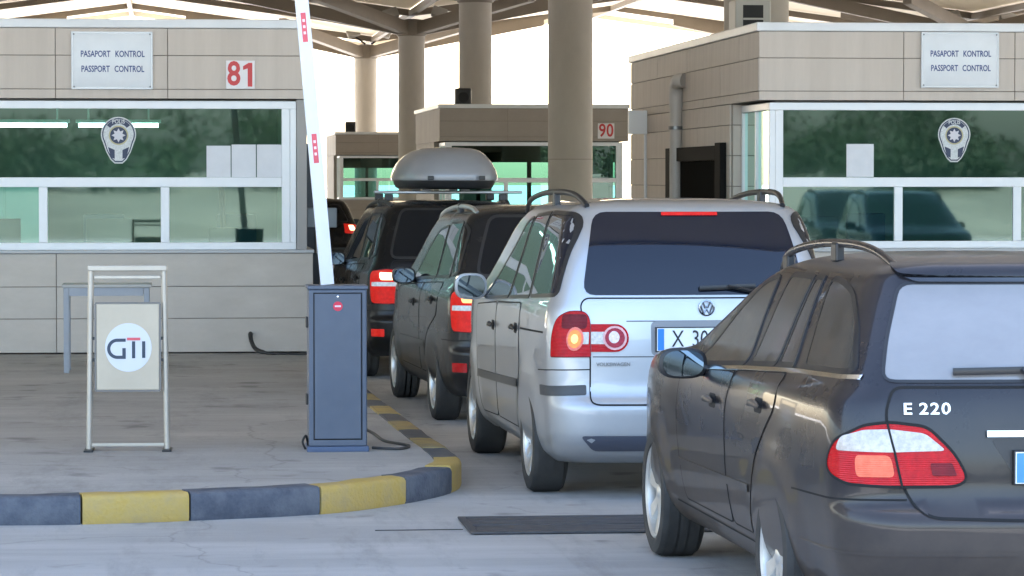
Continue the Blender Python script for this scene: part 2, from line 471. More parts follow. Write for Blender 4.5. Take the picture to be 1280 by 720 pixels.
def badge(label, X, Y, z, h):
    """round-topped shield that tapers to a blunt foot, with a star in a ring"""
    t = thing('badge_decal', label, 'badge', (X, Y, z), 0, 'badges on the booth glass')
    navy = mat('badge_navy', (.03, .04, .085), .5); sil = mat('badge_pale', (.55, .56, .55), .45, var=.25, scale=60); gold = mat('badge_gold', (.45, .40, .22), .45)
    r = h * .36
    def shield(k, top=.60):
        c = h * .62; o = arc(0, c, r * k, -28, 208, 26)
        o += [(-r * k * .70, c - h * .36 * (.5 + .5 * k)), (-r * k * .46, c - h * .52 * (.4 + .6 * k)), (-r * k * .22, c - h * .60 * (.35 + .65 * k)), (r * k * .22, c - h * .60 * (.35 + .65 * k)), (r * k * .46, c - h * .52 * (.4 + .6 * k)), (r * k * .70, c - h * .36 * (.5 + .5 * k))]
        return o
    MB().prism(shield(1.0), 0, .002, 'y').build('shield', sil, t)
    MB().prism(shield(.93), -.0012, .0, 'y').build('shield_field', navy, t)
    MB().prism(shield(.86), -.0024, -.0013, 'y').build('shield_border', sil, t)
    band = arc(0, h * .62, r * .84, 38, 142, 14) + arc(0, h * .62, r * .60, 142, 38, 14)
    MB().prism(band, -.0036, -.0025, 'y').build('title_band', navy, t)
    text('title', 'POLIS', h * .115, sil, t, (0, -.0044, h * .62 + r * .72), sx=.9, ext=.0003, bold=.001)
    MB().prism(arc(0, h * .60, r * .56, 0, 350, 24), -.0036, -.0025, 'y').build('ring', gold, t)
    MB().prism(arc(0, h * .60, r * .48, 0, 350, 24), -.0048, -.0037, 'y').build('ring_field', navy, t)
    st = []
    for i in range(16):
        a = R(90 + i * 22.5); q = r * (.40 if i % 2 == 0 else .24); st.append((q * math.cos(a), h * .60 + q * math.sin(a)))
    MB().prism(st, -.006, -.0049, 'y').build('star', mat('badge_star', (.6, .57, .60), .5), t)
    for sg in (-1, 1):
        MB().prism([(sg * r * .22, h * .30), (sg * r * .60, h * .36), (sg * r * .44, h * .14), (sg * r * .22, h * .12)], -.0036, -.0025, 'y').build('wreath', navy, t)
    return t

ZF = (2.72, 2.816, 3.155, 3.43)
def booth(label, X0, Y0, W, Lg, clad, base_clad, glass, side=False, lower=True, mirrored=False, name='control_booth', group='passport booths', front_cols=None, open_back=False, base_cols=None):
    t = thing(name, label, 'booth', (X0, Y0, IH - .012), 0, group)
    dz = -(IH - .012)
    def B(nm, m, x0, y0, z0, x1, y1, z1, bev=0.0, par=None): return MB().box(x0, y0, z0 + dz, x1, y1, z1 + dz, bev).build(nm, m, par or t)
    # fascia core, coping and roof
    B('fascia_core', JOINT, .018, .018, 2.725, W - .018, Lg - .018, 3.429)
    B('roof_sheet', ROOFM, .03, .03, 3.43, W - .03, Lg - .03, 3.47)
    for (x0, y0, x1, y1) in ((-.03, -.03, W + .03, .12), (-.03, Lg - .12, W + .03, Lg + .03), (-.03, .1205, .12, Lg - .1205), (W - .12, .1205, W + .03, Lg - .1205)):
        B('coping', CAPM, x0, y0, 3.4305, x1, y1, 3.52, .01)
    fc = front_cols or [0, W * .36, W * .64, W]
    zz = [z + dz for z in ZF]
    panel_rows(t, 0, W, zz, fc, 0, clad)
    if side:
        ys = [.03 + (Lg - .03) * i / 8 for i in range(9)]
        panel_rows(t, 0, 0, zz, ys, 0, clad, 'y')
        # long flank below the fascia, set back at the window corner
        rows = [.165, .50, .83, 1.17, 1.50, 1.835, 2.165, 2.495, 2.719]
        ys2 = [1.76 + (Lg - 1.76) * i / 7 for i in range(8)]
        panel_rows(t, 0, 0, [z + dz for z in rows], ys2, 0, clad, 'y')
        panel_rows(t, 0, 0, [z + dz for z in rows], [.0265, .225], 1.735, clad, 'x')
        B('flank_core', JOINT, .018, 1.762, IH, .20, Lg - .02, 2.72)
    else:
        B('flank_core', clad, .02, 1.76, IH, .2, Lg - .02, 2.72)
        B('flank_fascia', clad, .0, .03, 2.722, .017, Lg - .03, 3.428)
    B('flank_core', clad, W - .2, 1.76, IH, W - .02, Lg - .02, 2.72)
    B('flank_fascia', clad, W - .017, .03, 2.722, W, Lg - .03, 3.428)
    # base wall and sill
    bx0, bx1 = -.05 if mirrored else .05, W + .05 if not mirrored else W - .05
    bx0, bx1 = .06, W + .05
    if mirrored: bx0, bx1 = .06, W - .06
    B('base_core', JOINT, bx0 + .018, .018, IH, bx1 - .002, 1.70, 1.165)
    bc = base_cols or [bx0, W * .5, bx1]
    panel_rows(t, 0, 0, [z + dz for z in (IH, .508, .83, 1.165)], [bx0] + bc[1:-1] + [bx1], 0, base_clad)
    B('sill', mat('sill_grey', (.42, .42, .42), .45), bx0 - .01, -.03, 1.166, bx1 + .01, 1.72, 1.20, .006)
    # window box: posts, rails, mullions and panes
    wx0, wx1 = .12, W - .12; fy = .05; fd = .07
    zb, zl, zt0, zt1, zh, ztop = 1.2005, 1.273, 1.832, 1.930, 2.622, 2.70
    B('window_head', FRAME, wx0, fy, zh, wx1, fy + fd, ztop, .006)
    B('window_transom', FRAME, wx0 + .145, fy, zt0, wx1 - .145, fy + fd, zt1, .006)
    B('window_bottom_rail', FRAME, wx0, fy, zb, wx1, fy + fd, zl, .006)
    for (a, b) in ((wx0, wx0 + .06), (wx1 - .06, wx1)): B('window_post', FRAME, a, fy - .004, zl + .0005, b, fy + fd, zh - .0005, .006)
    for (a, b) in ((wx0 + .062, wx0 + .1445), (wx1 - .1445, wx1 - .062)): B('sash_stile', FRAME, a, fy + .004, zl + .0005, b, fy + fd, zh - .0005, .006)
    px0, px1 = wx0 + .145, wx1 - .145; pw = (px1 - px0 - 2 * .088) / 3
    g = fy + .03
    def pane(x0, z0, x1, z1): return mobj('pane', [(x0, g, z0 + dz), (x1, g, z0 + dz), (x1, g, z1 + dz), (x0, g, z1 + dz)], [(0, 1, 2, 3)], glass, t)
    pane(px0, zt1, px1, zh)
    for i in range(3):
        a = px0 + i * (pw + .088); pane(a, zl, a + pw, zt0)
        if i < 2: B('mullion', FRAME, a + pw, fy + .003, zl + .0005, a + pw + .088, fy + fd, zt0 - .0005, .006)
    # side lights of the window box
    for sx in (0, 1):
        x = wx0 + .03 if sx == 0 else wx1 - .03
        mobj('side_pane', [(x, .13, 1.27 + dz), (x, 1.70, 1.27 + dz), (x, 1.70, 2.62 + dz), (x, .13, 2.62 + dz)], [(0, 1, 2, 3)], glass, t)
        B('side_head', FRAME, x - .03, .125, 2.625, x + .03, 1.72, 2.70, .005)
        B('side_bottom_rail', FRAME, x - .03, .125, 1.2005, x + .03, 1.72, 1.262, .005)
        B('side_post', FRAME, x - .03, .85, 1.263, x + .03, .91, 2.624, .005)
        B('side_post', FRAME, x - .03, 1.66, 1.263, x + .03, 1.72, 2.624, .005)
    # inside
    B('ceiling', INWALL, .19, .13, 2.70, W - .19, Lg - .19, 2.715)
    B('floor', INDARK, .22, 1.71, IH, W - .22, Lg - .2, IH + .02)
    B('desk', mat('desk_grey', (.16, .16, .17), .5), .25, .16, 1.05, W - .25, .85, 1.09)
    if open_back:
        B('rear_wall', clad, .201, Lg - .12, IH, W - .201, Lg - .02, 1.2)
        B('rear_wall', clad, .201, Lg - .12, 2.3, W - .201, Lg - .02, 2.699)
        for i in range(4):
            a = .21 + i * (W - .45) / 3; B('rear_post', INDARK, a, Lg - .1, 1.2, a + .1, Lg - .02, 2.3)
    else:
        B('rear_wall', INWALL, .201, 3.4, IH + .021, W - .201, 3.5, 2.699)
    return t

b81 = booth('beige clad passport booth with red number 81 at the left, behind the sign stand', -2.72, 33.24, 4.10, 9.4, CLAD, CLAD_B, GLASS, front_cols=[0, 1.57, 2.69, 4.1], base_cols=[0, 1.57, 4.1])
booth('beige clad passport booth at the right edge, flank with drainpipe, above the dusty estate car', 6.0, 33.24, 4.20, 9.44, CLAD, CLAD_B, GLASS, side=True, mirrored=True, front_cols=[0, 1.51, 2.68, 4.2], base_cols=[0, 1.51, 4.2])
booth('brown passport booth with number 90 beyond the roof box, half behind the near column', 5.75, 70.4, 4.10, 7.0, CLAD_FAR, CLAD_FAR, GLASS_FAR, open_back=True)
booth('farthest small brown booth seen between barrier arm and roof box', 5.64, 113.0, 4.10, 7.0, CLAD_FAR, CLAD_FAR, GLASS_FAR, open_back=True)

dz0 = -(IH - .012)
MB().box(3.985, .055, 1.2005 + dz0, 4.09, .30, 2.719 + dz0, .004).build('corner_post', mat('post_grey', (.33, .31, .29), .6), b81)
dr = MB().box(4.085, 2.75, .18 + dz0, 4.34, 2.80, 2.30 + dz0, .005).build('door', mat('door_slate', (.05, .06, .075), .5), b81)
MB().tube([(4.30, 2.73, 1.1 + dz0), (4.30, 2.73, 1.5 + dz0)], .012, 8).build('handle', M['steel'], dr)
text_sign('white passport control sign on booth 81, above its window at the left', -.585, 33.2385, 2.82, .80, .567)
text_sign('white passport control sign high on the right-hand booth', 8.095, 33.2385, 2.86, .805, .56)
number_sign('red number 81 on a pale square on the left booth', '81', .70, 33.2385, 2.965, .29, .285)
number_sign('red number 90 on the far brown booth beside the column', '90', 9.36, 70.3985, 2.945, .36, .33)
badge('silver police badge on the glass of booth 81, under its passport sign', -.525, 33.315, 2.06, .49)
badge('silver police badge on the glass of the right-hand booth', 8.062, 33.315, 2.08, .475)

# things inside and on the booths
PAPER = mat('paper', (.66, .66, .68), .7, var=.05, scale=5)
def sheet(label, x0, x1, z0, z1, Y, k=0):
    o = MB().box(x0, Y, z0, x1, Y + .004, z1).build('paper_notice', PAPER); tag(o, label, 'notice', 'paper notices behind the booth glass'); return o
for i, (a, b) in enumerate(((.358, .60), (.61, .855), (.865, 1.115))):
    sheet(('left', 'middle', 'right')[i] + ' one of three white notices in the upper window of booth 81', a, b, 1.932, 2.262 - .012 * (i == 0), 33.312)
sheet('white notice at the left end of the right-hand booth window', 6.93, 7.215, 1.935, 2.275, 33.312)
for (x0, x1, n) in ((-1.95, -1.07, 'left'), (-.95, -.13, 'right')):
    t = thing('tube_lamp', n + ' glowing tube lamp inside booth 81', 'lamp', (x0, 34.3, 2.47), 0, 'tube lamps in booth 81')
    MB().tube([(0, 0, 0), (x1 - x0, 0, 0)], .022, 10).build('tube', TUBE, t, 40)
    MB().box(-.03, -.03, .026, x1 - x0 + .03, .03, .06, .004).build('housing', FRAME, t)
    for x in (.1, x1 - x0 - .1): MB().box(x - .01, -.01, .061, x + .01, .01, .245).build('hanger', FRAME, t)
t = thing('desk_lamp', 'black lamp on a thin stem in the lower right window of booth 81', 'lamp', (.53, 33.6, 1.09))
MB().box(-.15, -.06, .18, .15, .06, .33, .01).build('head', M['rubber'], t)
MB().tube([(.0, .0, .33), (-.02, .0, .75)], .03, 8).build('stem', M['rubber'], t)
MB().box(-.12, -.08, 0, .12, .08, .02, .005).build('base', M['rubber'], t); MB().tube([(0, 0, .02), (0, 0, .18)], .02, 8).build('post', M['rubber'], t)
def monitor(label, X, Y, z, w_, h, rz=0):
    t = thing('monitor', label, 'monitor', (X, Y, z), rz, 'monitors on booth desks')
    MB().box(-w_ / 2, -.02, .10, w_ / 2, .02, .10 + h, .008).build('screen_shell', mat('monitor_shell', (.05, .05, .055), .5), t)
    MB().box(-w_ / 2 + .02, .0201, .12, w_ / 2 - .02, .024, .08 + h).build('screen', mat('screen_glow', (.02, .02, .02), .2, emit=(.5, .8, .9), estr=.4), t)
    MB().tube([(0, 0, .01), (0, 0, .12)], .02, 8).build('stand', M['rubber'], t); MB().box(-.1, -.07, 0, .1, .07, .015, .004).build('foot', M['rubber'], t)
monitor('dark monitor back on the desk of booth 81, in the middle lower window', -.62, 33.75, 1.09, .48, .32)
monitor('dark monitor back on the desk of booth 81, at the far left', -1.75, 33.8, 1.09, .45, .32, 12)
monitor('pale framed monitor behind the left end of the right-hand booth window', 6.70, 33.62, 1.09, .42, .34)
t = thing('cabinet', 'pale cabinet inside booth 81 in its leftmost lower window', 'cabinet', (-1.75, 35.6, IH))
MB().box(-.5, 0, 0, .42, .5, 1.75, .01).build('carcass', mat('cabinet_white', (.7, .74, .72), .5), t)
for x in (-.26, .2): MB().box(x - .22, -.018, .08, x + .21, -.001, 1.7, .006).build('door', mat('cabinet_white', (.7, .74, .72), .5), t)

# more furniture inside booth 81 and the right booth
def chair(label, X, Y, rz):
    t = thing('office_chair', label, 'chair', (X, Y, IH), rz, 'office chairs inside the booths')
    blk = mat('chair_cloth', (.03, .06, .09), .8)
    MB().box(-.24, -.22, .45, .24, .24, .53, .03).build('seat', blk, t, 40); MB().box(-.22, .20, .62, .22, .27, 1.38, .03).build('backrest', blk, t, 40)
    MB().tube([(0, 0, .08), (0, 0, .45)], .03, 8).build('stem', M['rubber'], t); MB().tube([(0, .1, .46), (0, .27, .5), (0, .26, .8)], .02, 6).build('back_bar', M['rubber'], t)
    for k in range(5): MB().tube([(0, 0, .1), (.28 * math.cos(R(72 * k)), .28 * math.sin(R(72 * k)), .04)], .02, 6).build('foot', M['rubber'], t)
chair('dark office chair inside booth 81 behind the desk lamp', .75, 34.7, 15)
chair('dark office chair inside booth 81 behind the middle monitor', -.75, 34.8, -10)
chair('dark office chair inside the right booth', 7.5, 34.7, 5)

# drainpipe, notice board, lamp on the flank of the right booth
PIPE = mat('pipe_beige', (.50, .45, .40), .5)
t = thing('drainpipe', 'beige drainpipe with a bent top on the flank of the right booth', 'pipe', (5.93, 38.35, IH))
MB().tube([(0, 0, 0), (0, 0, 2.60)], .075, 14).build('pipe', PIPE, t, 40)
MB().tube(smooth_line([(0, 0, 2.59), (0, 0, 2.74), (.0, -.07, 2.86), (.0, -.22, 2.90), (.05, -.28, 2.90)], 5), .085, 14).build('elbow', PIPE, t, 40)
for z in (.6, 1.5, 2.35): MB().lathe([(.08, -.02), (.09, -.02), (.09, .02), (.08, .02)], 14, 'z', (0, 0, z)).build('bracket', M['steel'], t, 40)
t = thing('flank_window', 'wide black framed window on the flank of the right booth, behind the drainpipe', 'window', (5.955, 35.2, 1.0))
for (y0, y1, z0, z1) in ((0, .35, 0, 1.31), (3.6, 3.95, 0, 1.28), (.351, 3.599, 1.12, 1.28), (.351, 3.599, 0, .08)):
    MB().box(-.03, y0, z0, .041, y1, z1, .004).build('frame', mat('matt_black', (.012, .011, .01), .8, spec=.1), t)
mobj('pane', [(.018, .351, .081), (.018, 3.599, .081), (.018, 3.599, 1.119), (.018, .351, 1.119)], [(0, 1, 2, 3)], mat('case_glass', (.022, .02, .017), .95, spec=0), t)
t = thing('bulkhead_sign', 'small blank white sign on a bracket at the far corner of the right booth', 'sign', (5.90, 41.2, 2.48))
MB().box(-.14, -.03, 0, .10, .03, .30, .008).build('board', mat('lamp_box_white', (.85, .85, .85), .4), t); MB().box(.101, -.02, .02, .28, .02, .06).build('bracket', M['steel'], t)
MB().tube([(.09, .04, -2.3), (.09, .04, .02)], .022, 8).build('post', FRAME, t)

def vent_unit(label, X, Y, z, w_, dp, h):
    t = thing('air_conditioner', label, 'air conditioner', (X, Y, z))
    MB().box(-w_ / 2, 0, 0, w_ / 2, dp, h, .02).build('case', mat('ac_beige', (.42, .40, .36), .5), t)
    MB().box(-w_ / 2 + .1, -.004, .07, w_ / 2 - .1, .01, h - .07).build('opening', mat('ac_dark', (.015, .015, .015), .7), t)
    for k in range(3): MB().box(-w_ / 2 + .1, -.02, .07 + (h - .16) * (k + .1) / 3, w_ / 2 - .1, -.005, .07 + (h - .16) * (k + .1) / 3 + .025).build('slat', mat('ac_beige', (.42, .40, .36), .5), t)
vent_unit('beige air conditioner on the roof of the right booth, in front of a column', 7.36, 41.2, 3.47, .46, .5, .72)
for (lab, X, Y) in (('black speaker on the roof of booth 90', 6.35, 71.5), ('black speaker on the roof of the farthest booth', 6.2, 114)):
    t = thing('roof_speaker', lab, 'speaker', (X, Y, 3.47), 0, 'black boxes on booth roofs')
    MB().box(-.18, -.15, .03, .18, .15, .42, .04).build('case', M['rubber'], t); MB().box(-.1, -.1, 0, .1, .1, .03).build('foot', M['steel'], t)
    MB().lathe([(0, -.155), (.11, -.158), (.12, -.15)], 16, 'y', (0, 0, .22)).build('grille', M['well'], t)

# bits on the right end of booth 81
t = thing('pillar_box', 'grey switch box on the corner post of booth 81 beside the barrier arm', 'box', (1.40, 33.5, 1.42))
MB().box(-.03, -.1, 0, .28, .12, .2, .01).build('case', mat('box_grey_blue', (.17, .19, .2), .5), t); MB().box(-.14, -.02, .04, -.031, .02, .16).build('bracket', M['steel'], t)

# ------------------------------------------------------------------ barrier
BBLUE = mat('barrier_blue', (.07, .09, .13), .42, var=.07, scale=4, dust=((.2, .2, .2), .22, 3))
t = thing('barrier', 'blue barrier cabinet with raised white arm at the nose of the island', 'barrier', (1.068, 21.3, IH - .012), 0)
MB().box(-.20, -.15, 0, .20, .19, .035, .004).build('plinth', mat('plinth_blue', (.07, .1, .17), .5), t)
MB().box(-.188, -.138, .0355, .188, .18, 1.05, .008).build('cabinet', BBLUE, t)
MB().box(-.196, -.147, 1.0505, .196, .19, 1.075, .006).build('lid', BBLUE, t)
dr = MB().box(-.150, -.1455, .085, .150, -.1385, 1.022, .003).build('door', BBLUE, t)
for (x0, x1, z0, z1) in ((-.158, .158, .077, .084), (-.158, .158, 1.023, 1.03), (-.158, -.151, .0845, 1.0225), (.151, .158, .0845, 1.0225)):
    MB().box(x0, -.1392, z0, x1, -.1384, z1).build('door_gap', M['gap'], dr)
RLOGO = mat('logo_red', (.62, .02, .06), .4)
MB().prism(arc(0, .942, .031, 0, 345, 24), -.1475, -.1456, 'y').build('logo_disc', RLOGO, t)
MB().box(-.020, -.1485, .937, .020, -.1476, .948).build('logo_bar', mat('logo_white', (.8, .6, .65), .5), t)
MB().lathe([(0, -.149), (.007, -.148), (.008, -.1456)], 10, 'y', (0, 0, 1.003)).build('lock', M['chrome'], t)
for z in (.3, .8): MB().box(-.202, -.05, z, -.1885, .05, z + .07, .003).build('hinge', M['rubber'], t)
ARMW = mat('arm_white', (.64, .65, .68), .35, var=.03, scale=3)
a0, a1 = Vector((-.045, -.02, .90)), Vector((-.262, -.02, 3.35)); dv = (a1 - a0).normalized(); nv = Vector((dv.z, 0, -dv.x))
def armbox(name, s0, s1, hw, y0, y1, m, parent):
    p, q = a0 + dv * s0, a0 + dv * s1
    c = [p - nv * hw, p + nv * hw, q + nv * hw, q - nv * hw]
    return MB().prism([(v.x, v.z) for v in c], y0, y1, 'y').build(name, m, parent)
arm = armbox('arm', .18, 2.44, .043, -.035, .03, ARMW, t)
for (s0, s1) in ((.97, 1.16), (1.755, 1.945)):
    p, q = s0, s1
    k = armbox('reflector', p, q, .0165, -.0375, -.0352, mat('reflector_red', (.6, .06, .09), .35), arm)
    for j in range(3): armbox('reflector_chip', p + .05 + j * .04, p + .068 + j * .04, .008, -.0395, -.0376, mat('reflector_pale', (.75, .55, .58), .4), k)
t2 = thing('coiled_cable', 'loop of black cable on the ground at the foot of the blue barrier', 'cable', (.86, 21.25, IH - .008))
MB().tube(smooth_line([(.0, -.06, .012), (-.02, -.06, .06), (.0, -.06, .10), (.015, -.02, .06), (.02, .05, .012)], 4), .008, 6).build('cable', M['rubber'], t2, 40)
cb = MB().tube(smooth_line([(1.265, 21.6, .165), (1.30, 23.2, .165), (1.38, 22.6, .162), (1.42, 21.9, .162), (1.55, 21.5, .163), (1.47, 21.25, .163), (1.30, 21.32, .165)], 6), .010, 6).build('ground_cable', mat('cable_grey', (.05, .05, .05), .6), None, 40)
tag(cb, 'thin dark cable lying on the island between barrier and lane kerb', 'cable')
cb = MB().tube(smooth_line([(.80, 33.23, .345), (.79, 33.16, .35), (.80, 33.06, .28), (.84, 32.95, .21), (.93, 32.85, .178), (1.05, 32.8, .17), (1.36, 32.75, .166)], 5), [.022] * 20 + [.016] * 5 + [.011] * 6, 8).build('wall_cable', M['rubber'], None, 40)
tag(cb, 'black cable stub hanging from the base wall of booth 81 to the pavement', 'cable')

# ------------------------------------------------------------------ sign stand and table
ALU = mat('brushed_aluminium', (.46, .41, .34), .4, .4, var=.08, scale=6)
t = thing('sign_stand', 'aluminium frame stand holding a cream board with round GTI emblem', 'sign stand', (-.283, 21.4, IH - .012), -1.5)
for sg in (-1, 1):
    MB().tube([(sg * .252, 0, .01), (sg * .235, 0, 1.185)], .019, 10).build('upright', ALU, t, 40)
    MB().box(sg * .252 - .03, -.13, 0, sg * .252 + .03, .13, .012, .003).build('foot', M['rubber'], t)
MB().box(-.256, -.022, 1.165, .256, .022, 1.205, .008).build('top_bar', ALU, t)
MB().box(-.216, -.012, 1.115, .216, .012, 1.138, .004).build('cross_bar', ALU, t)
MB().box(-.235, -.016, .028, .235, .016, .05, .004).build('bottom_bar', ALU, t)
MB().box(-.202, -.028, .395, .204, .0, .955, .006).build('board', mat('cream_board', (.50, .42, .31), .45, 0, var=.08, scale=3), t)
for (x0, x1, z0, z1) in ((-.207, .209, .9555, .965), (-.207, .209, .385, .3945), (-.2125, -.2025, .3945, .9555), (.2045, .2145, .3945, .9555)):
    MB().box(x0, -.03, z0, x1, .004, z1).build('board_edge', mat('board_edge', (.18, .17, .16), .5, .5), t)
for z in (.58, .72):
    for sg in (-1, 1): MB().box(sg * .225 - .012, -.012, z, sg * .225 + .012, .012, z + .02).build('clip', M['rubber'], t)
dk = mat('emblem_navy', (.03, .045, .075), .5); rd = mat('emblem_red', (.65, .10, .12), .5)
MB().prism(arc(.005, .672, .15, 0, 354, 48, .158), -.030, -.0285, 'y').build('emblem_disc', mat('emblem_white', (.62, .62, .63), .45), t)
G = arc(-.068, .664, .066, 88, 272, 20) + [(-.012, .598), (-.012, .66), (-.05, .66), (-.05, .642), (-.032, .642), (-.032, .617)] + arc(-.068, .664, .047, 272, 88, 20)
G = [(-.012, .730), (-.066, .730)] + arc(-.066, .664, .066, 92, 268, 20) + [(-.012, .598), (-.012, .668), (-.034, .668), (-.034, .619), (-.064, .619)] + arc(-.066, .664, .045, 266, 94, 20) + [(-.012, .709)]
MB().prism(G, -.032, -.0301, 'y').build('emblem_letter', dk, t)
MB().prism([(.028, .602), (.049, .602), (.049, .712), (.028, .712)], -.032, -.0301, 'y').build('emblem_letter', dk, t)
MB().prism([(.093, .604), (.114, .604), (.114, .712), (.093, .712)], -.032, -.0301, 'y').build('emblem_letter', dk, t)
MB().prism([(-.004, .718), (.082, .718), (.082, .736), (-.004, .736)], -.032, -.0301, 'y').build('emblem_bar', rd, t)

t = thing('steel_table', 'plain grey steel table against the wall behind the sign stand', 'table', (-.59, 30.2, IH - .012), 0)
GST = mat('table_grey', (.27, .28, .30), .5, .3, var=.08, scale=5)
MB().box(-.40, -.22, .775, .41, .30, .805, .004).build('top', mat('table_top', (.36, .34, .31), .5, .2), t)
MB().box(-.335, -.205, .70, .335, -.165, .7745).build('apron', GST, t); MB().box(-.335, .245, .70, .335, .285, .7745).build('apron', GST, t)
for x in (-.385, .34):
    for y in (-.21, .24): MB().box(x, y, 0, x + .05, y + .05, .7745, .004).build('leg', GST, t)

# ------------------------------------------------------------------ drain grate
t = thing('drain_grate', 'dark slotted drain grate set in the road behind the silver car', 'drain grate', (2.55, 17.95, .0), 0)
GRM = mat('grate_iron', (.075, .075, .08), .55, .5, var=.3, scale=14, dust=((.12, .12, .12), .4, 12))
MB().box(-.93, -.40, -.05, 1.4, .40, .004).build('pit', M['well'], t)
for (y0, y1) in ((-.42, -.37), (.37, .42), (-.02, .03)):
    MB().box(-.95, y0, .0045, 1.42, y1, .016, .003).build('frame_bar', GRM, t)
for x0 in (-.95, 1.38): MB().box(x0, -.3695, .0045, x0 + .04, -.0205, .016).build('end_bar', GRM, t); MB().box(x0, .0305, .0045, x0 + .04, .3695, .016).build('end_bar', GRM, t)
sb = None
for y0 in (-.362, -.278, -.194, -.110, .038, .122, .206, .290):
    if sb is None: sb = MB().box(-.905, 0, .0045, 1.375, .070, .013, .003).build('slat', GRM, t); sb.location = (0, y0, 0)
    else: inst(sb, t, (0, y0, random.uniform(-.001, .001)))
tag(MB().box(1.10, 17.80, .0005, 1.58, 17.815, .004).build('road_joint', mat('joint_tar', (.03, .03, .03), .8)), kind='structure')

# ------------------------------------------------------------------ canopy
CONC = mat('column_concrete', (.37, .335, .285), .7, var=.07, scale=1.5, bump=.06, bscale=60, stretch=(1, 1, .4))
STEEL = mat('beam_brown', (.20, .165, .125), .55, var=.06, scale=2)
def membrane():
    m, N, L, b = newmat('canopy_sheet')
    out = N['Material Output']; b.inputs['Base Color'].default_value = (.80, .72, .58, 1); b.inputs['Roughness'].default_value = .7
    tr = N.new('ShaderNodeBsdfTranslucent'); tr.inputs[0].default_value = (.80, .75, .64, 1)
    mx = N.new('ShaderNodeMixShader'); mx.inputs[0].default_value = .07
    L.new(b.outputs[0], mx.inputs[1]); L.new(tr.outputs[0], mx.inputs[2]); L.new(mx.outputs[0], out.inputs[0])
    return m
MEM = membrane()
BAY = 19.4
VX = [8.1 + BAY * k for k in (-3, -2, -1, 0, 1, 2)]
Y_NEAR, Y_FAR = 14.5, 138.0
ZV, ZR = 7.65, 8.95
can = thing('canopy', 'wide cream canopy roof on brown beams over all the lanes', 'canopy', (8.1, Y_NEAR, ZV))
def zc(x):
    f = abs(((x - 8.1) / BAY) - round((x - 8.1) / BAY)) * 2
    return ZV + (ZR - ZV) * f
rowsY = [Y_NEAR, 24, 34.5, 45, 66, 90, 100.5, 111, 121.5, 132, Y_FAR]
for k in range(len(VX) * 2 - 2):
    xa, xb = VX[0] + BAY / 2 * k, VX[0] + BAY / 2 * (k + 1)
    for j in range(len(rowsY) - 1):
        y0, y1 = rowsY[j] + .03, rowsY[j + 1] - .03
        vs = [(x - 8.1, y - Y_NEAR, zc(x) - ZV + dzz) for dzz in (0, .02) for (x, y) in ((xa + .02, y0), (xb - .02, y0), (xb - .02, y1), (xa + .02, y1))]
        mobj('roof_panel', vs, [(3, 2, 1, 0), (4, 5, 6, 7), (0, 1, 5, 4), (1, 2, 6, 5), (2, 3, 7, 6), (3, 0, 4, 7)], MEM, can)
def beam(name, p, q, w_, h, m, parent=None):
    """rectangular beam between two points"""
    p, q = Vector(p), Vector(q); t_ = (q - p).normalized(); a = t_.cross(Vector((0, 0, 1))).normalized() * (w_ / 2); b = Vector((0, 0, 1)) * (h / 2)
    vs = [p - a - b, p + a - b, p + a + b, p - a + b, q - a - b, q + a - b, q + a + b, q - a + b]
    return MB().add(vs, [(0, 1, 2, 3), (7, 6, 5, 4), (0, 4, 5, 1), (1, 5, 6, 2), (2, 6, 7, 3), (3, 7, 4, 0)]).build(name, m, parent)
o8 = Vector((8.1, Y_NEAR, ZV))
for j, y in enumerate(rowsY):
    for k in range(len(VX) * 2 - 2):
        xa, xb = VX[0] + BAY / 2 * k, VX[0] + BAY / 2 * (k + 1)
        edge = j in (0, len(rowsY) - 1)
        beam('edge_beam' if edge else 'rafter', Vector((xa, y, zc(xa) - .14)) - o8, Vector((xb, y, zc(xb) - .14)) - o8, .16, .22, mat('edge_cream', (.55, .49, .40), .6) if edge else STEEL, can)
for k in range(len(VX) * 2 - 1):
    x = VX[0] + BAY / 2 * k
    beam('purlin', Vector((x, Y_NEAR, zc(x) - .16)) - o8, Vector((x, Y_FAR, zc(x) - .16)) - o8, .18, .2, STEEL, can)

COLS = [(8.1, 45.1, 'behind the right booth roof'), (8.02, 65.8, 'nearest, in front of booth 90'), (8.3, 89.6, 'behind booth 90'), (8.1, 110.8, 'in front of the farthest booth'), (7.8, 132, 'farthest in the row, above the farthest booth'),
        (27.5, 110.8, 'above the right booth sign'), (27.5, 132, 'far off above the right booth roof'), (-11.3, 110.8, 'beyond booth 81 out to the left'), (-11.3, 132, 'far beyond booth 81')]
for i, (X, Y, lab) in enumerate(COLS):
    t = thing('canopy_column', 'round concrete canopy column with spreading brown struts, ' + lab, 'column', (X, Y, 0), 0, 'canopy columns')
    MB().lathe([(.45, 0), (.45, 2.3)], 36, 'z').build('shaft_base', CONC, t, 40)
    MB().lathe([(.447, 2.3), (.447, 2.312)], 36, 'z').build('shaft_joint', JOINT, t, 40)
    MB().lathe([(.45, 2.312), (.45, 7.0)], 36, 'z').build('shaft', CONC, t, 40)
    MB().lathe([(.46, 6.72), (.50, 6.74), (.50, 7.25), (.2, 7.3), (0, 7.3)], 36, 'z').build('collar', STEEL, t, 40)
    for (dx, dy, q) in ((-1, 0, 7.2), (1, 0, 7.2), (-.55, .8, 6.2), (.55, .8, 6.2), (-.55, -.8, 6.2), (.55, -.8, 6.2)):
        ln = math.hypot(dx, dy); ux, uy = dx / ln, dy / ln; ex = ux * q; ez = zc(X + ex) - .28
        beam('strut', (ux * .45, uy * .45, 6.98), (ux * q, uy * q, ez), .30, .42, STEEL, t)
FLM = mat('floodlight_grey', (.30, .28, .25), .5)
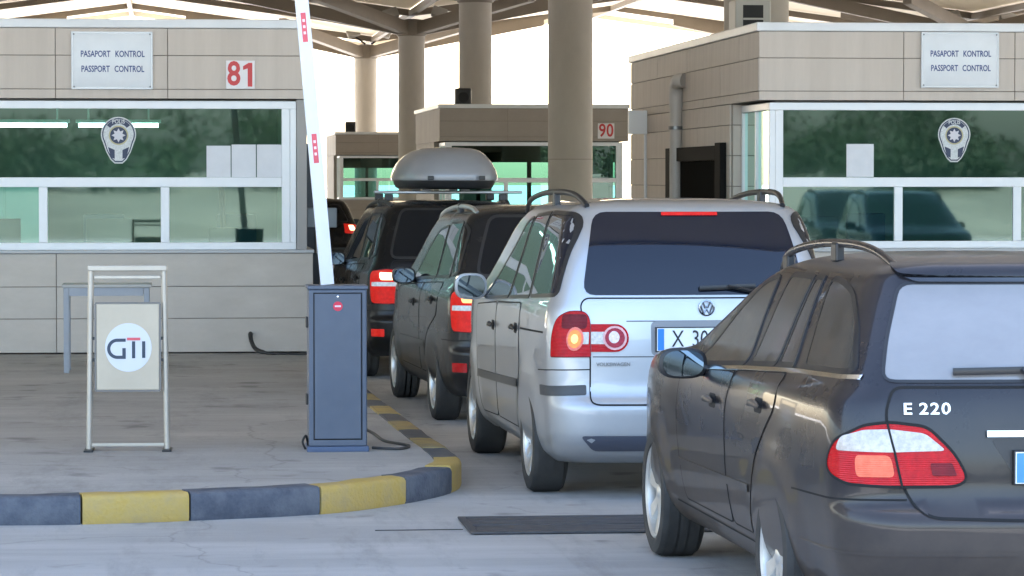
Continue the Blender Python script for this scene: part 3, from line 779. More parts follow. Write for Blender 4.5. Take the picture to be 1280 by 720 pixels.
for i, (X, Y, z, lab) in enumerate(((7.25, 131.2, 7.75, 'left one of two at the farthest column'), (8.5, 131.2, 7.75, 'right one of two at the farthest column'), (7.35, 110.2, 7.45, 'left of the column before the farthest booth'), (9.0, 110.2, 7.5, 'right of the column before the farthest booth'), (26.6, 110.2, 7.45, 'left of the column above the right booth sign'), (28.5, 110.2, 7.45, 'right of the column above the right booth sign'))):
    t = thing('floodlight', 'grey floodlight under the canopy, ' + lab, 'floodlight', (X, Y, z), 0, 'floodlights on the canopy columns')
    MB().box(-.26, -.12, -.2, .26, .12, .16, .05).build('housing', FLM, t, 40, rot=(R(-25), R(18 if i % 2 else -18), 0))
    MB().tube([(0, .1, -.1), (0 + (.5 if i % 2 == 0 else -.5), .3, -.45)], .04, 6).build('bracket', M['rubber'], t)

# ------------------------------------------------------------------ wood and verge behind the camera, mirrored in the booth windows
LEAF = mat('leaves', (.014, .03, .011), .7, var=.75, scale=.16)
rng = np.random.default_rng(3)
nl = 110000; nt_ = 120
cx = rng.uniform(-60, 75, nt_); cy = rng.uniform(-125, -74, nt_); ch = rng.uniform(2.0, 6.0, nt_) * (1 + .4 * np.sin(cx * .19 + 1)) * (-cy / 95); cr_ = rng.uniform(1.6, 4.2, nt_)
ch[::3] *= .45; cy[::3] = rng.uniform(-80, -66, len(cy[::3])); cr_[::3] *= .7
which = rng.integers(0, nt_, nl); dirs = rng.normal(size=(nl, 3)); dirs /= np.linalg.norm(dirs, axis=1)[:, None]; rad = rng.uniform(.55, 1.0, nl) ** .6
P = np.stack([cx[which] + dirs[:, 0] * cr_[which] * rad, cy[which] + dirs[:, 1] * cr_[which] * rad, 1.5 + ch[which] * .42 + dirs[:, 2] * ch[which] * .5 * rad], 1)
a = rng.normal(size=(nl, 3)); a /= np.linalg.norm(a, axis=1)[:, None]; b = np.cross(a, rng.normal(size=(nl, 3))); b /= np.linalg.norm(b, axis=1)[:, None]
sz = rng.uniform(.07, .2, nl)[:, None]
Vv = np.concatenate([P - a * sz, P + b * sz * .7, P + a * sz, P - b * sz * .7], 1).reshape(-1, 3)
Ff = np.arange(nl * 4).reshape(-1, 4)
wood = mobj('wood', Vv.tolist(), Ff.tolist(), LEAF)
tag(wood, 'belt of green trees across the road, seen mirrored in the booth windows', 'trees', kind='stuff')
bank = MB().add([(-160, -38, 0.004), (160, -38, .004), (160, -76, 1.75), (-160, -76, 1.75), (160, -150, 2.3), (-160, -150, 2.3)], [(0, 1, 2, 3), (3, 2, 4, 5)]).build('verge', mat('dry_verge', (.17, .165, .13), .9, var=.6, scale=.12, stretch=(1, .35, 1), dust=((.34, .33, .29), .6, .2))); tag(bank, kind='structure')

# ------------------------------------------------------------------ car kit
def pchip(keys, n):
    K = np.array(keys, float); m = len(K); t = np.arange(m); ts = np.linspace(0, m - 1, n)
    out = np.zeros((n, K.shape[1]))
    for c in range(K.shape[1]):
        y = K[:, c]; dl = np.diff(y); g = np.zeros(m)
        for i in range(1, m - 1):
            g[i] = 0 if dl[i - 1] * dl[i] <= 0 else 2 / (1 / dl[i - 1] + 1 / dl[i])
        g[0] = dl[0]; g[-1] = dl[-1]
        for q, tt in enumerate(ts):
            i = min(int(tt), m - 2); u = tt - i
            out[q, c] = ((2 * u**3 - 3 * u**2 + 1) * y[i] + (u**3 - 2 * u**2 + u) * g[i] + (-2 * u**3 + 3 * u**2) * y[i + 1] + (u**3 - u**2) * g[i + 1])
    return out

def sstep(a, b, x):
    t = max(0.0, min(1.0, (x - a) / (b - a))); return t * t * (3 - 2 * t)

def round_poly(pts, r=0.03, k=4):
    out = []; n = len(pts)
    for i in range(n):
        p = Vector(pts[i][:2]); a = Vector(pts[i - 1][:2]) - p; b = Vector(pts[(i + 1) % n][:2]) - p
        rr = pts[i][2] if len(pts[i]) > 2 else r
        ra = min(rr, a.length * .48); rb = min(rr, b.length * .48)
        if rr <= 0: out.append(p); continue
        pa = p + a.normalized() * ra; pb = p + b.normalized() * rb
        for j in range(k + 1):
            t = j / k; out.append(pa * (1 - t)**2 + p * (2 * t * (1 - t)) + pb * t * t)
    return out

def inside(p, poly):
    c = False; n = len(poly); j = n - 1
    for i in range(n):
        a, b = poly[i], poly[j]
        if (a[1] > p[1]) != (b[1] > p[1]) and p[0] < (b[0] - a[0]) * (p[1] - a[1]) / (b[1] - a[1]) + a[0]:
            c = not c
        j = i
    return c

class Car:
    """Body shell from horizontal slices (z, rear y, front y, half width, rear corner radius, rear bow);
    details are laid on the shell by ray casting, so that panes, lamps and panels follow its curvature."""
    def __init__(s, name, label, loc, rz, keys, L, wheels, wr, mats, group, taper=(0.09, 1.4, 0.12, 1.3), cf=0.45, levels=64, flare=0.016):
        s.root = thing(name, label, 'car', (loc[0], loc[1], 0), rz, group)
        s.L = L; s.mats = mats; s.wheels = wheels; s.wr = wr
        lv = pchip(keys, levels); rings = []
        for (z, yr, yf, wd, cr, bow) in lv:
            half = []; cr_ = min(cr, wd * .75, (yf - yr) * .4); cf_ = min(cf, wd * .8, (yf - yr) * .45)
            ry = cr_ * 0.8; fy = cf_ * 0.9
            for i in range(9):
                x = (wd - cr_) * i / 8; half.append((x, yr + bow * (x / max(wd, .01))**2))
            yb = half[-1][1]
            for i in range(1, 9):
                a = R(90 * i / 8); half.append((wd - cr_ + cr_ * math.sin(a), yb + ry * (1 - math.cos(a))))
            y0, y1 = yb + ry, yf - fy
            for i in range(1, 56): half.append((wd, y0 + (y1 - y0) * i / 56))
            for i in range(0, 9):
                a = R(90 * i / 8); half.append((wd - cf_ + cf_ * math.cos(a), y1 + fy * math.sin(a)))
            for i in range(1, 7): half.append(((wd - cf_) * (1 - i / 6), yf))
            ring = []
            for (x, y) in half:
                tr = max(0, 1 - y / taper[1]); tf = max(0, 1 - (L - y) / taper[3])
                k = 1 - taper[0] * tr**2 - taper[2] * tf**2
                ex = 0.0
                if x > wd * .9:
                    for (wy, _) in wheels:
                        dd = math.hypot(y - wy, z - wr)
                        if z > .2: ex += flare * (sstep(wr + .19, wr + .07, dd))
                ring.append((x * k + ex, y, z))
            full = [(-x, y, z) for (x, y, z) in ring[::-1]] + ring[1:-1]
            rings.append(full)
        n = len(rings[0]); vs = [v for r_ in rings for v in r_]; fs = []
        for i in range(len(rings) - 1):
            for k in range(n):
                fs.append((i * n + k, (i + 1) * n + k, (i + 1) * n + (k + 1) % n, i * n + (k + 1) % n))
        fs.append(tuple(range(n))); top = (len(rings) - 1) * n
        fs.append(tuple(top + k for k in range(n))[::-1])
        body = mobj('body', vs, fs, [mats['paint'], mats['well']], s.root, smooth=50)
        bm = bmesh.new(); bm.from_mesh(body.data); bmesh.ops.recalc_face_normals(bm, faces=bm.faces)
        bm.to_mesh(body.data); bm.free()
        me = body.data; me.set_sharp_from_angle(angle=R(50))
        s.V = [v.co.copy() for v in me.vertices]; s.N = [v.normal.copy() for v in me.vertices]
        me.calc_loop_triangles()
        s.T = [tuple(t.vertices) for t in me.loop_triangles]
        s.bvh = BVHTree.FromPolygons(s.V, s.T)
        s.body = body
        for p in me.polygons:
            if len(p.vertices) > 4 and p.center.z < .4: p.material_index = 1
        # wheel housings
        cut = MB()
        for (wy, tx) in wheels:
            for sg in (-1, 1):
                cut.lathe([(0, sg * .60), (wr + .045, sg * .60), (wr + .055, sg * 1.2), (0, sg * 1.2)], 40, 'x', (0, wy, wr + .012))
        c = cut.build('cutter', mats['well'])
        md = body.modifiers.new('b', 'BOOLEAN'); md.object = c; md.operation = 'DIFFERENCE'; md.solver = 'EXACT'
        md.material_mode = 'TRANSFER'
        dg = bpy.context.evaluated_depsgraph_get()
        nm = bpy.data.meshes.new_from_object(body.evaluated_get(dg))
        body.modifiers.clear(); body.data = nm; nm.name = 'body'
        nm.polygons.foreach_set("use_smooth", [True] * len(nm.polygons)); nm.set_sharp_from_angle(angle=R(50))
        cm = c.data; bpy.data.objects.remove(c); bpy.data.meshes.remove(cm)
        s.W = max(v.x for v in s.V)

    def ray(s, proj, u, v):
        W = s.W
        if proj == 'L': return Vector((-3, u, v)), Vector((1, 0, 0))
        if proj == 'R': return Vector((3, u, v)), Vector((-1, 0, 0))
        if proj == 'B': return Vector((u, -3, v)), Vector((0, 1, 0))
        if proj == 'F': return Vector((u, s.L + 3, v)), Vector((0, -1, 0))
        if proj == 'T': return Vector((u, v, 4)), Vector((0, 0, -1))
        sg = -1 if proj == 'CL' else 1          # rear corner: u >= 0 runs along the tail, u < 0 forward along the flank
        O = Vector((sg * (W - .6), .6, v))
        Q = Vector((sg * (W - u), 0, v)) if u >= 0 else Vector((sg * W, -u, v))
        D = (Q - O).normalized()
        return Q + D * 1.0, -D

    def hit(s, proj, u, v, off=0.0):
        o, d = s.ray(proj, u, v)
        loc, nrm, idx, dist = s.bvh.ray_cast(o, d)
        if loc is None:
            loc, nrm, idx, dist = s.bvh.find_nearest(o + d * 2.2)
        a, b, c = s.T[idx]; A, B, C = s.V[a], s.V[b], s.V[c]
        n = (B - A).cross(C - A); ar = n.dot(n)
        wa = (C - B).cross(loc - B).dot(n) / ar; wb = (A - C).cross(loc - C).dot(n) / ar
        N = (s.N[a] * wa + s.N[b] * wb + s.N[c] * (1 - wa - wb)).normalized()
        if N.dot(d) > 0 and proj not in ('T',): N = -N
        return loc + N * off, N

    def patch(s, name, outline, proj, off, m, parent=None, r=0.03, res=0.035, rim=0.012, pl=None):
        poly = round_poly(outline, r); dense = []
        for i, p in enumerate(poly):
            q = poly[(i + 1) % len(poly)]; k = max(1, int((q - p).length / res))
            if (q - p).length < 1e-5: continue
            for j in range(k): dense.append(p.lerp(q, j / k))
        n = len(dense); xs = [p.x for p in dense]; ys = [p.y for p in dense]; pts = list(dense)
        gx = np.arange(min(xs) + res * .5, max(xs), res); gy = np.arange(min(ys) + res * .5, max(ys), res)
        for x in gx:
            for y in gy:
                if inside((x, y), dense) and min((x - p.x)**2 + (y - p.y)**2 for p in dense) > (res * .45)**2:
                    pts.append(Vector((x, y)))
        vc, _, fcs, *_ = delaunay_2d_cdt(pts, [], [list(range(n))], 1, 1e-6)
        V = []; NN = []
        for p in vc:
            a, b = s.hit(proj, p.x, p.y, off); V.append(a); NN.append(b)
        F = [tuple(f) for f in fcs]
        # rim that turns down to the shell
        k0 = len(V)
        for i in range(n):
            V.append(V[i].copy()); NN.append(NN[i])
        for i in range(n):
            V.append(V[i] - NN[i] * rim); NN.append(NN[i])
        for i in range(n):
            j = (i + 1) % n; F.append((k0 + i, k0 + j, k0 + n + j, k0 + n + i))
        me = bpy.data.meshes.new(name); me.from_pydata(V, [], F); me.materials.append(m)
        # orient the sheet outwards
        me.update(); flip = False
        t = me.polygons[0]
        if t.normal.dot(NN[t.vertices[0]]) < 0: me.flip_normals()
        me.polygons.foreach_set("use_smooth", [True] * len(me.polygons))
        me.normals_split_custom_set_from_vertices(NN)
        o = bpy.data.objects.new(name, me); link(o, parent or s.root)
        return o

    def strip(s, name, line, proj, width, off, m, parent=None, closed=False, res=0.04, raise_=0.0):
        pts = [Vector(p[:2]) for p in line]; dense = []
        k_ = len(pts) if closed else len(pts) - 1
        for i in range(k_):
            a, b = pts[i], pts[(i + 1) % len(pts)]; k = max(1, int((b - a).length / res))
            for j in range(k): dense.append(a.lerp(b, j / k))
        if not closed: dense.append(pts[-1])
        n = len(dense); V = []; NN = []; F = []
        for i, p in enumerate(dense):
            a = dense[i - 1] if (i or closed) else p; b = dense[(i + 1) % n] if (i < n - 1 or closed) else p
            t = (b - a).normalized(); q = Vector((-t.y, t.x)) * width / 2
            for w_ in (p + q, p - q):
                x, y = s.hit(proj, w_.x, w_.y, off); V.append(x); NN.append(y)
        for i in range(n if closed else n - 1):
            j = (i + 1) % n; F.append((2 * i, 2 * i + 1, 2 * j + 1, 2 * j))
        if raise_ > 0:      # a raised bead: give the strip side walls
            m0 = len(V)
            for i in range(n):
                for k in (0, 1): V.append(V[2 * i + k] - NN[2 * i + k] * raise_); NN.append(NN[2 * i + k])
            for i in range(n if closed else n - 1):
                j = (i + 1) % n
                F.append((2 * i, 2 * j, m0 + 2 * j, m0 + 2 * i)); F.append((2 * i + 1, 2 * j + 1, m0 + 2 * j + 1, m0 + 2 * i + 1))
        me = bpy.data.meshes.new(name); me.from_pydata(V, [], F); me.materials.append(m); me.update()
        if me.polygons[0].normal.dot(NN[0]) < 0: me.flip_normals()
        me.polygons.foreach_set("use_smooth", [True] * len(me.polygons))
        me.normals_split_custom_set_from_vertices(NN)
        o = bpy.data.objects.new(name, me); link(o, parent or s.root)
        return o

    def window(s, name, outline, proj, r=0.04, glass=None, seal=0.022, parent=None):
        g = s.patch(name, outline, proj, 0.0045, glass or s.mats['glass'], parent, r=r, res=.05)
        poly = round_poly(outline, r)
        s.strip('seal', poly, proj, seal, 0.006, s.mats['rubber'], g, closed=True, raise_=.006)
        return g

    def both(s, fn, name, outline, *a, **k):
        """the same detail on the left flank and on the right one"""
        return fn(name, outline, 'L', *a, **k), fn(name, outline, 'R', *a, **k)

def wheel_set(car, style, tw=0.21, rimr=0.66, cap=None):
    r = car.wr; m = car.mats
    ty = MB()
    h = tw / 2
    ty.lathe([(r * rimr * .98, -h * .8), (r * rimr * 1.04, -h * .98), (r * .86, -h * 1.04), (r * .95, -h * .95), (r * .99, -h * .72), (r, -h * .4), (r, h * .4),
              (r * .99, h * .72), (r * .95, h * .95), (r * .86, h * 1.04), (r * rimr * 1.04, h * .98), (r * rimr * .98, h * .8), (r * rimr * .98, -h * .8)], 56, 'x')
    for k in range(3):      # tread grooves read as rings
        x = (-.45 + .45 * k) * h
        ty.lathe([(r + .003, x - .03), (r + .003, x + .03)], 56, 'x')
    rr = r * rimr
    rim = MB()
    # rim: barrel, lip, hub and spokes; the outer face looks towards -x
    rim.lathe([(rr * .99, h * .7), (rr * .96, -h * .2), (rr * .90, -h * .55), (rr * .93, -h * .86), (rr * .99, -h * .95), (rr * 1.02, -h * .9), (rr * 1.02, -h * .7)], 48, 'x')
    rim.lathe([(0, -h * .78), (rr * .13, -h * .76), (rr * .2, -h * .66), (rr * .22, -h * .3), (0, -h * .3)], 24, 'x')
    n, w0, w1 = style
    for i in range(n):
        a = 2 * math.pi * i / n; ca, sa = math.cos(a), math.sin(a)
        prof = [(rr * .14, w0, -h * .70), (rr * .5, (w0 + w1) / 2 * .92, -h * .66), (rr * .95, w1, -h * .80)]
        vs = []
        for (q, ww, x) in prof:
            for (dx, sg, k) in ((0, -1, .75), (0, 1, .75), (.03, 1, 1), (.03, -1, 1)):
                t = sg * ww / 2 * k; vs.append((x + dx, q * ca - t * sa, q * sa + t * ca))
        fs = []
        for j in range(2):
            for k in range(4): fs.append((j * 4 + k, j * 4 + (k + 1) % 4, j * 4 + 4 + (k + 1) % 4, j * 4 + 4 + k))
        fs += [(0, 1, 2, 3), (8, 9, 10, 11)]
        rim.add(vs, fs)
    disc = MB().lathe([(0, -h * .1), (rr * .72, -h * .1), (rr * .72, h * .05), (0, h * .05)], 32, 'x')
    back = MB().lathe([(0, h * .12), (rr * .97, h * .12)], 32, 'x')
    src = None
    for (wy, tx) in car.wheels:
        for sg in (-1, 1):
            e = bpy.data.objects.new('wheel', None); e.empty_display_size = .1; link(e, car.root)
            e.location = (sg * tx, wy, r); e.rotation_euler = (R(random.uniform(0, 70)), 0, R(180) if sg > 0 else 0)
            if src is None:
                src = [ty.build('tyre', m['tyre'], e, 35), rim.build('rim', m['rim'], e, 35), disc.build('brake_disc', m['steel'], e, 35), back.build('backing_plate', m['well'], e)]
            else:
                for q in src: inst(q, e)

# ------------------------------------------------------------------ the queue of cars
CARG = 'cars queueing in the lane'

KEYS_WAGON = [  # z, rear, front, half width, corner, bow
    (.20, .26, 4.50, .78, .25, .10), (.26, .10, 4.68, .85, .28, .10), (.34, .035, 4.80, .90, .30, .10), (.45, .0, 4.86, .925, .30, .10), (.555, .0, 4.88, .935, .30, .10),
    (.60, .018, 4.88, .938, .29, .10), (.64, .07, 4.87, .94, .27, .09), (.80, .08, 4.82, .945, .26, .09), (.93, .095, 4.72, .938, .25, .09), (1.03, .11, 4.45, .92, .25, .09),
    (1.075, .12, 3.9, .89, .25, .09), (1.11, .13, 3.62, .862, .25, .09), (1.16, .15, 3.48, .838, .25, .09), (1.30, .25, 3.10, .783, .24, .08), (1.43, .345, 2.75, .728, .23, .08),
    (1.50, .39, 2.50, .69, .23, .08), (1.545, .40, 2.30, .64, .22, .09), (1.575, .48, 2.12, .56, .22, .09), (1.592, .66, 1.95, .42, .22, .08), (1.60, .95, 1.75, .2, .12, .05), (1.601, 1.2, 1.6, .03, .02, .0)]
KEYS_VAN = [
    (.22, .24, 4.35, .78, .25, .08), (.29, .07, 4.52, .86, .26, .08), (.40, .0, 4.60, .895, .27, .08), (.55, -.005, 4.63, .905, .27, .08), (.60, .015, 4.63, .907, .25, .08),
    (.66, .055, 4.6, .91, .22, .07), (.9, .065, 4.55, .915, .2, .07), (1.06, .08, 4.35, .908, .2, .07), (1.14, .09, 3.95, .895, .2, .07), (1.19, .10, 3.72, .878, .2, .07),
    (1.26, .12, 3.5, .86, .2, .07), (1.45, .185, 3.1, .81, .2, .07), (1.58, .25, 2.83, .777, .2, .07), (1.66, .305, 2.6, .752, .2, .08), (1.715, .345, 2.42, .72, .2, .09), (1.74, .365, 2.32, .69, .2, .09),
    (1.767, .42, 2.2, .62, .2, .09), (1.785, .55, 2.0, .48, .2, .08), (1.797, .8, 1.8, .25, .15, .05), (1.8, 1.1, 1.6, .03, .02, 0)]
KEYS_MPV = [
    (.22, .2, 4.0, .76, .25, .08), (.3, .06, 4.15, .84, .27, .08), (.42, .0, 4.25, .875, .28, .08), (.56, .0, 4.27, .885, .28, .08), (.62, .04, 4.27, .888, .25, .08),
    (.85, .06, 4.2, .89, .22, .08), (1.0, .07, 4.0, .875, .22, .08), (1.07, .08, 3.6, .84, .22, .08), (1.12, .09, 3.4, .815, .22, .08), (1.3, .17, 3.0, .765, .22, .08),
    (1.5, .27, 2.6, .71, .22, .08), (1.6, .32, 2.35, .67, .22, .08), (1.66, .36, 2.2, .60, .22, .09), (1.69, .5, 2.0, .48, .2, .08), (1.705, .75, 1.8, .25, .15, .05), (1.708, 1.1, 1.6, .03, .02, 0)]
KEYS_HATCH = [
    (.2, .2, 3.9, .74, .25, .08), (.28, .06, 4.05, .82, .27, .1), (.42, .0, 4.15, .865, .28, .1), (.56, .0, 4.18, .875, .28, .1), (.62, .05, 4.16, .88, .28, .1),
    (.8, .08, 4.05, .88, .28, .1), (.92, .13, 3.8, .87, .28, .1), (.98, .17, 3.3, .85, .28, .1), (1.03, .22, 3.05, .83, .28, .1), (1.2, .42, 2.7, .76, .26, .1),
    (1.38, .62, 2.3, .68, .25, .1), (1.46, .72, 2.0, .61, .24, .1), (1.5, .85, 1.8, .5, .22, .1), (1.525, 1.0, 1.65, .3, .18, .06), (1.53, 1.15, 1.5, .03, .02, 0)]

def cl(car, pts, sg=-1):
    """points (x, y, z) near a rear corner -> corner coordinates (u, z)"""
    W = car.W; out = []
    for p in pts:
        ox, oy = -W + .6, .6; dx, dy = p[0] - ox, p[1] - oy
        t1 = (-W - ox) / dx if dx < 0 else 1e9; t2 = -oy / dy if dy < 0 else 1e9
        if t2 < t1: u = ox + dx * t2 + W
        else: u = -(oy + dy * t1)
        out.append((u, p[2]) + tuple(p[3:]))
    return out

def redmat(name, col, estr=0.0, emit=None, rough=.12):
    m = mat(name, col, rough, coat=0, spec=.35, var=.25, scale=30, emit=emit or (1, .03, .02), estr=estr)
    N, L = m.node_tree.nodes, m.node_tree.links; tc = N.new('ShaderNodeTexCoord')      # ribbed lens
    wv = N.new('ShaderNodeTexWave'); wv.bands_direction = 'Z'; wv.inputs['Scale'].default_value = 38; L.new(tc.outputs['Object'], wv.inputs[0])
    bp = N.new('ShaderNodeBump'); bp.inputs['Strength'].default_value = .35; bp.inputs['Distance'].default_value = .004
    L.new(wv.outputs[1], bp.inputs['Height']); L.new(bp.outputs[0], N['Principled BSDF'].inputs['Normal'])
    return m

RED = redmat('lamp_red', (.40, .004, .007), .004)
RED_DARK = redmat('lamp_dark_red', (.14, .004, .008), 0.0)
RED_LIT = redmat('lamp_red_lit', (.42, .006, .005), .04, (1, .03, .015))
AMBER_LIT = redmat('lamp_bulb_lit', (.9, .35, .12), .28, (1, .42, .14))
WHITE_LIT = redmat('lamp_hot', (.9, .6, .4), .7, (1, .62, .30))
CLEAR = mat('lamp_clear', (.30, .26, .255), .15, coat=1, var=.35, scale=45, spec=.8)
SILVER_LENS = mat('lamp_silver_lens', (.42, .32, .34), .2, .3, coat=1, var=.3, scale=60)
PLATE_W = mat('plate_white', (.72, .74, .76), .35, var=.08, scale=12)
PLATE_B = mat('plate_blue', (.03, .20, .55), .35)
PLATE_K = mat('plate_letters', (.015, .015, .018), .5)
MIRROR = mat('mirror_glass', (.10, .13, .17), .02, 1.0)
BADGE = mat('badge_silver', (.8, .82, .84), .2, .7)

def rounded(name, c, size, m, parent, rot=(0, 0, 0), bev=.4):
    x, y, z = (q / 2 for q in size)
    return MB().box(-x, -y, -z, x, y, z, min(size) * bev).build(name, m, parent, 50, c, rot)

def door_pair(car, outline, hy, hz, hl=.21, hm=None):
    for pr in ('L', 'R'):
        dr = car.patch('door', outline, pr, .0025, car.mats['paint'], r=.05, res=.06)
        car.strip('shut_line', round_poly(outline, .05), pr, .008, .0034, M['gap'], dr, closed=True)
        p, n = car.hit(pr, hy, hz, .028)
        h = MB().tube([(0, -hl / 2, 0), (0, -hl / 2 + .03, 0), (0, 0, .006), (0, hl / 2 - .03, 0), (0, hl / 2, 0)], [.006, .014, .016, .014, .006], 8, flat=(.9, 1.1))
        h.build('handle', hm or car.mats['paint'], dr, 50, p)
        p2, n2 = car.hit(pr, hy, hz - .004, .002)
        car.patch('handle_recess', [(hy - hl * .38, hz - .035), (hy + hl * .38, hz - .035), (hy + hl * .38, hz + .03), (hy - hl * .38, hz + .03)], pr, .0032, M['well'], dr, r=.03, res=.06)

def door_mirror(car, c, size, m, lean=0.0, sides=(-1, 1)):
    for sg in sides:
        x, y, z = c; e = MB()
        a, b, h = size
        # housing: a squashed shell, blunt towards the back
        rings = []
        for (t, k) in ((-.5, .90), (-.46, 1.0), (-.1, 1.0), (.2, .86), (.42, .5), (.5, .12)):
            rings.append([(a / 2 * k * (abs(math.cos(q)) ** .7) * (1 if math.cos(q) >= 0 else -1), t * b, h / 2 * k * (abs(math.sin(q)) ** .75) * (1 if math.sin(q) >= 0 else -1)) for q in [2 * math.pi * i / 24 for i in range(24)]])
        vs = [v for r_ in rings for v in r_]; fs = []
        for i in range(len(rings) - 1):
            for k in range(24): fs.append((i * 24 + k, i * 24 + (k + 1) % 24, (i + 1) * 24 + (k + 1) % 24, (i + 1) * 24 + k))
        fs.append(tuple(range(24))); fs.append(tuple(5 * 24 + k for k in range(24)))
        e.add(vs, fs)
        hs = e.build('door_mirror', m, car.root, 50, (sg * x, y, z))
        g = MB(); g.prism([(a / 2 * .84 * (abs(math.cos(q)) ** .7) * (1 if math.cos(q) >= 0 else -1), h / 2 * .84 * (abs(math.sin(q)) ** .75) * (1 if math.sin(q) >= 0 else -1)) for q in [2 * math.pi * i / 24 for i in range(24)]], -b / 2 - .006, -b / 2 + .004, 'y')
        g.build('mirror_glass', MIRROR, hs)
        MB().tube([(-sg * a * .35, .01, -h * .25), (-sg * (a * .5 + .12), .05, -h * .42)], [.035, .045], 8, flat=(1, .7)).build('mirror_arm', M['rubber'], hs, 50)

def plate(car, x0, z0, wd, h, txt, tx, tsize, parent=None, proj='B'):
    p, n = car.hit(proj, x0 + wd / 2, z0 + h / 2, 0)
    y = p.y - .022
    b = MB().box(x0 - .006, y - .004, z0 - .006, x0 + wd + .006, y + .03, z0 + h + .006, .004).build('plate_holder', M['rubber'], parent or car.root)
    f = MB().box(x0, y - .008, z0, x0 + wd, y - .003, z0 + h, .002).build('number_plate', PLATE_W, parent or car.root)
    MB().box(x0 + .004, y - .0095, z0 + .004, x0 + .042, y - .007, z0 + h - .004).build('country_band', PLATE_B, f)
    for (s2, dx) in txt:
        text('plate_lettering', s2, tsize, PLATE_K, f, (x0 + tx + dx, y - .0095, z0 + h / 2), sx=.74, ext=.001, align='LEFT', space=1.0)
    return f

def wiper(car, a, b, pivot, m=None):
    pts = []
    for i in range(7):
        t = i / 6; p, n = car.hit('B', a[0] + (b[0] - a[0]) * t, a[1] + (b[1] - a[1]) * t, .022); pts.append(p)
    wp = MB().tube(pts, .011, 6, flat=(.8, 1.5)).build('rear_wiper', M['rubber'], car.root, 40)
    q, n = car.hit('B', pivot[0], pivot[1], .02); mid = pts[3]
    MB().tube([q, mid + Vector((0, -.014, .005))], [.018, .012], 6, flat=(1, .8)).build('wiper_arm', M['rubber'], wp, 40)
    rounded('wiper_pivot', q, (.06, .05, .05), M['rubber'], wp)

def front_end(car, zl, zh, wl):
    """windscreen, head lamps and grille: the side of the car turned away from the camera"""
    k = car
    for sg in (-1, 1):
        k.patch('headlight', [(sg * wl, zl), (sg * (wl - .3), zl + .01), (sg * (wl - .28), zh), (sg * wl, zh + .02)], 'F', .004, CLEAR, r=.05, res=.05)
    k.patch('grille', [(-.36, zl - .02), (.36, zl - .02), (.33, zh - .02), (-.33, zh - .02)], 'F', .004, M['rubber'], r=.05, res=.06)
    k.patch('air_intake', [(-.55, .28), (.55, .28), (.5, .4), (-.5, .4)], 'F', .004, M['rubber'], r=.04, res=.06)

def rail(car, pts, rad, m, feet=()):
    for sg in (-1, 1):
        q = [(sg * p[0], p[1], p[2]) for p in pts]
        rl = MB().tube(smooth_line(q, 5), rad, 8, flat=(1.0, 1.15)).build('roof_rail', m, car.root, 50)
        for (x, y, z0, z1) in feet:
            MB().box(sg * x - .02, y - .05, z0, sg * x + .02, y + .05, z1, .01).build('rail_foot', M['rubber'], rl)

def mirror_x(pts): return [(-p[0],) + tuple(p[1:]) for p in pts]
def sym(pts): return pts + [(-p[0],) + tuple(p[1:]) for p in pts[::-1]]

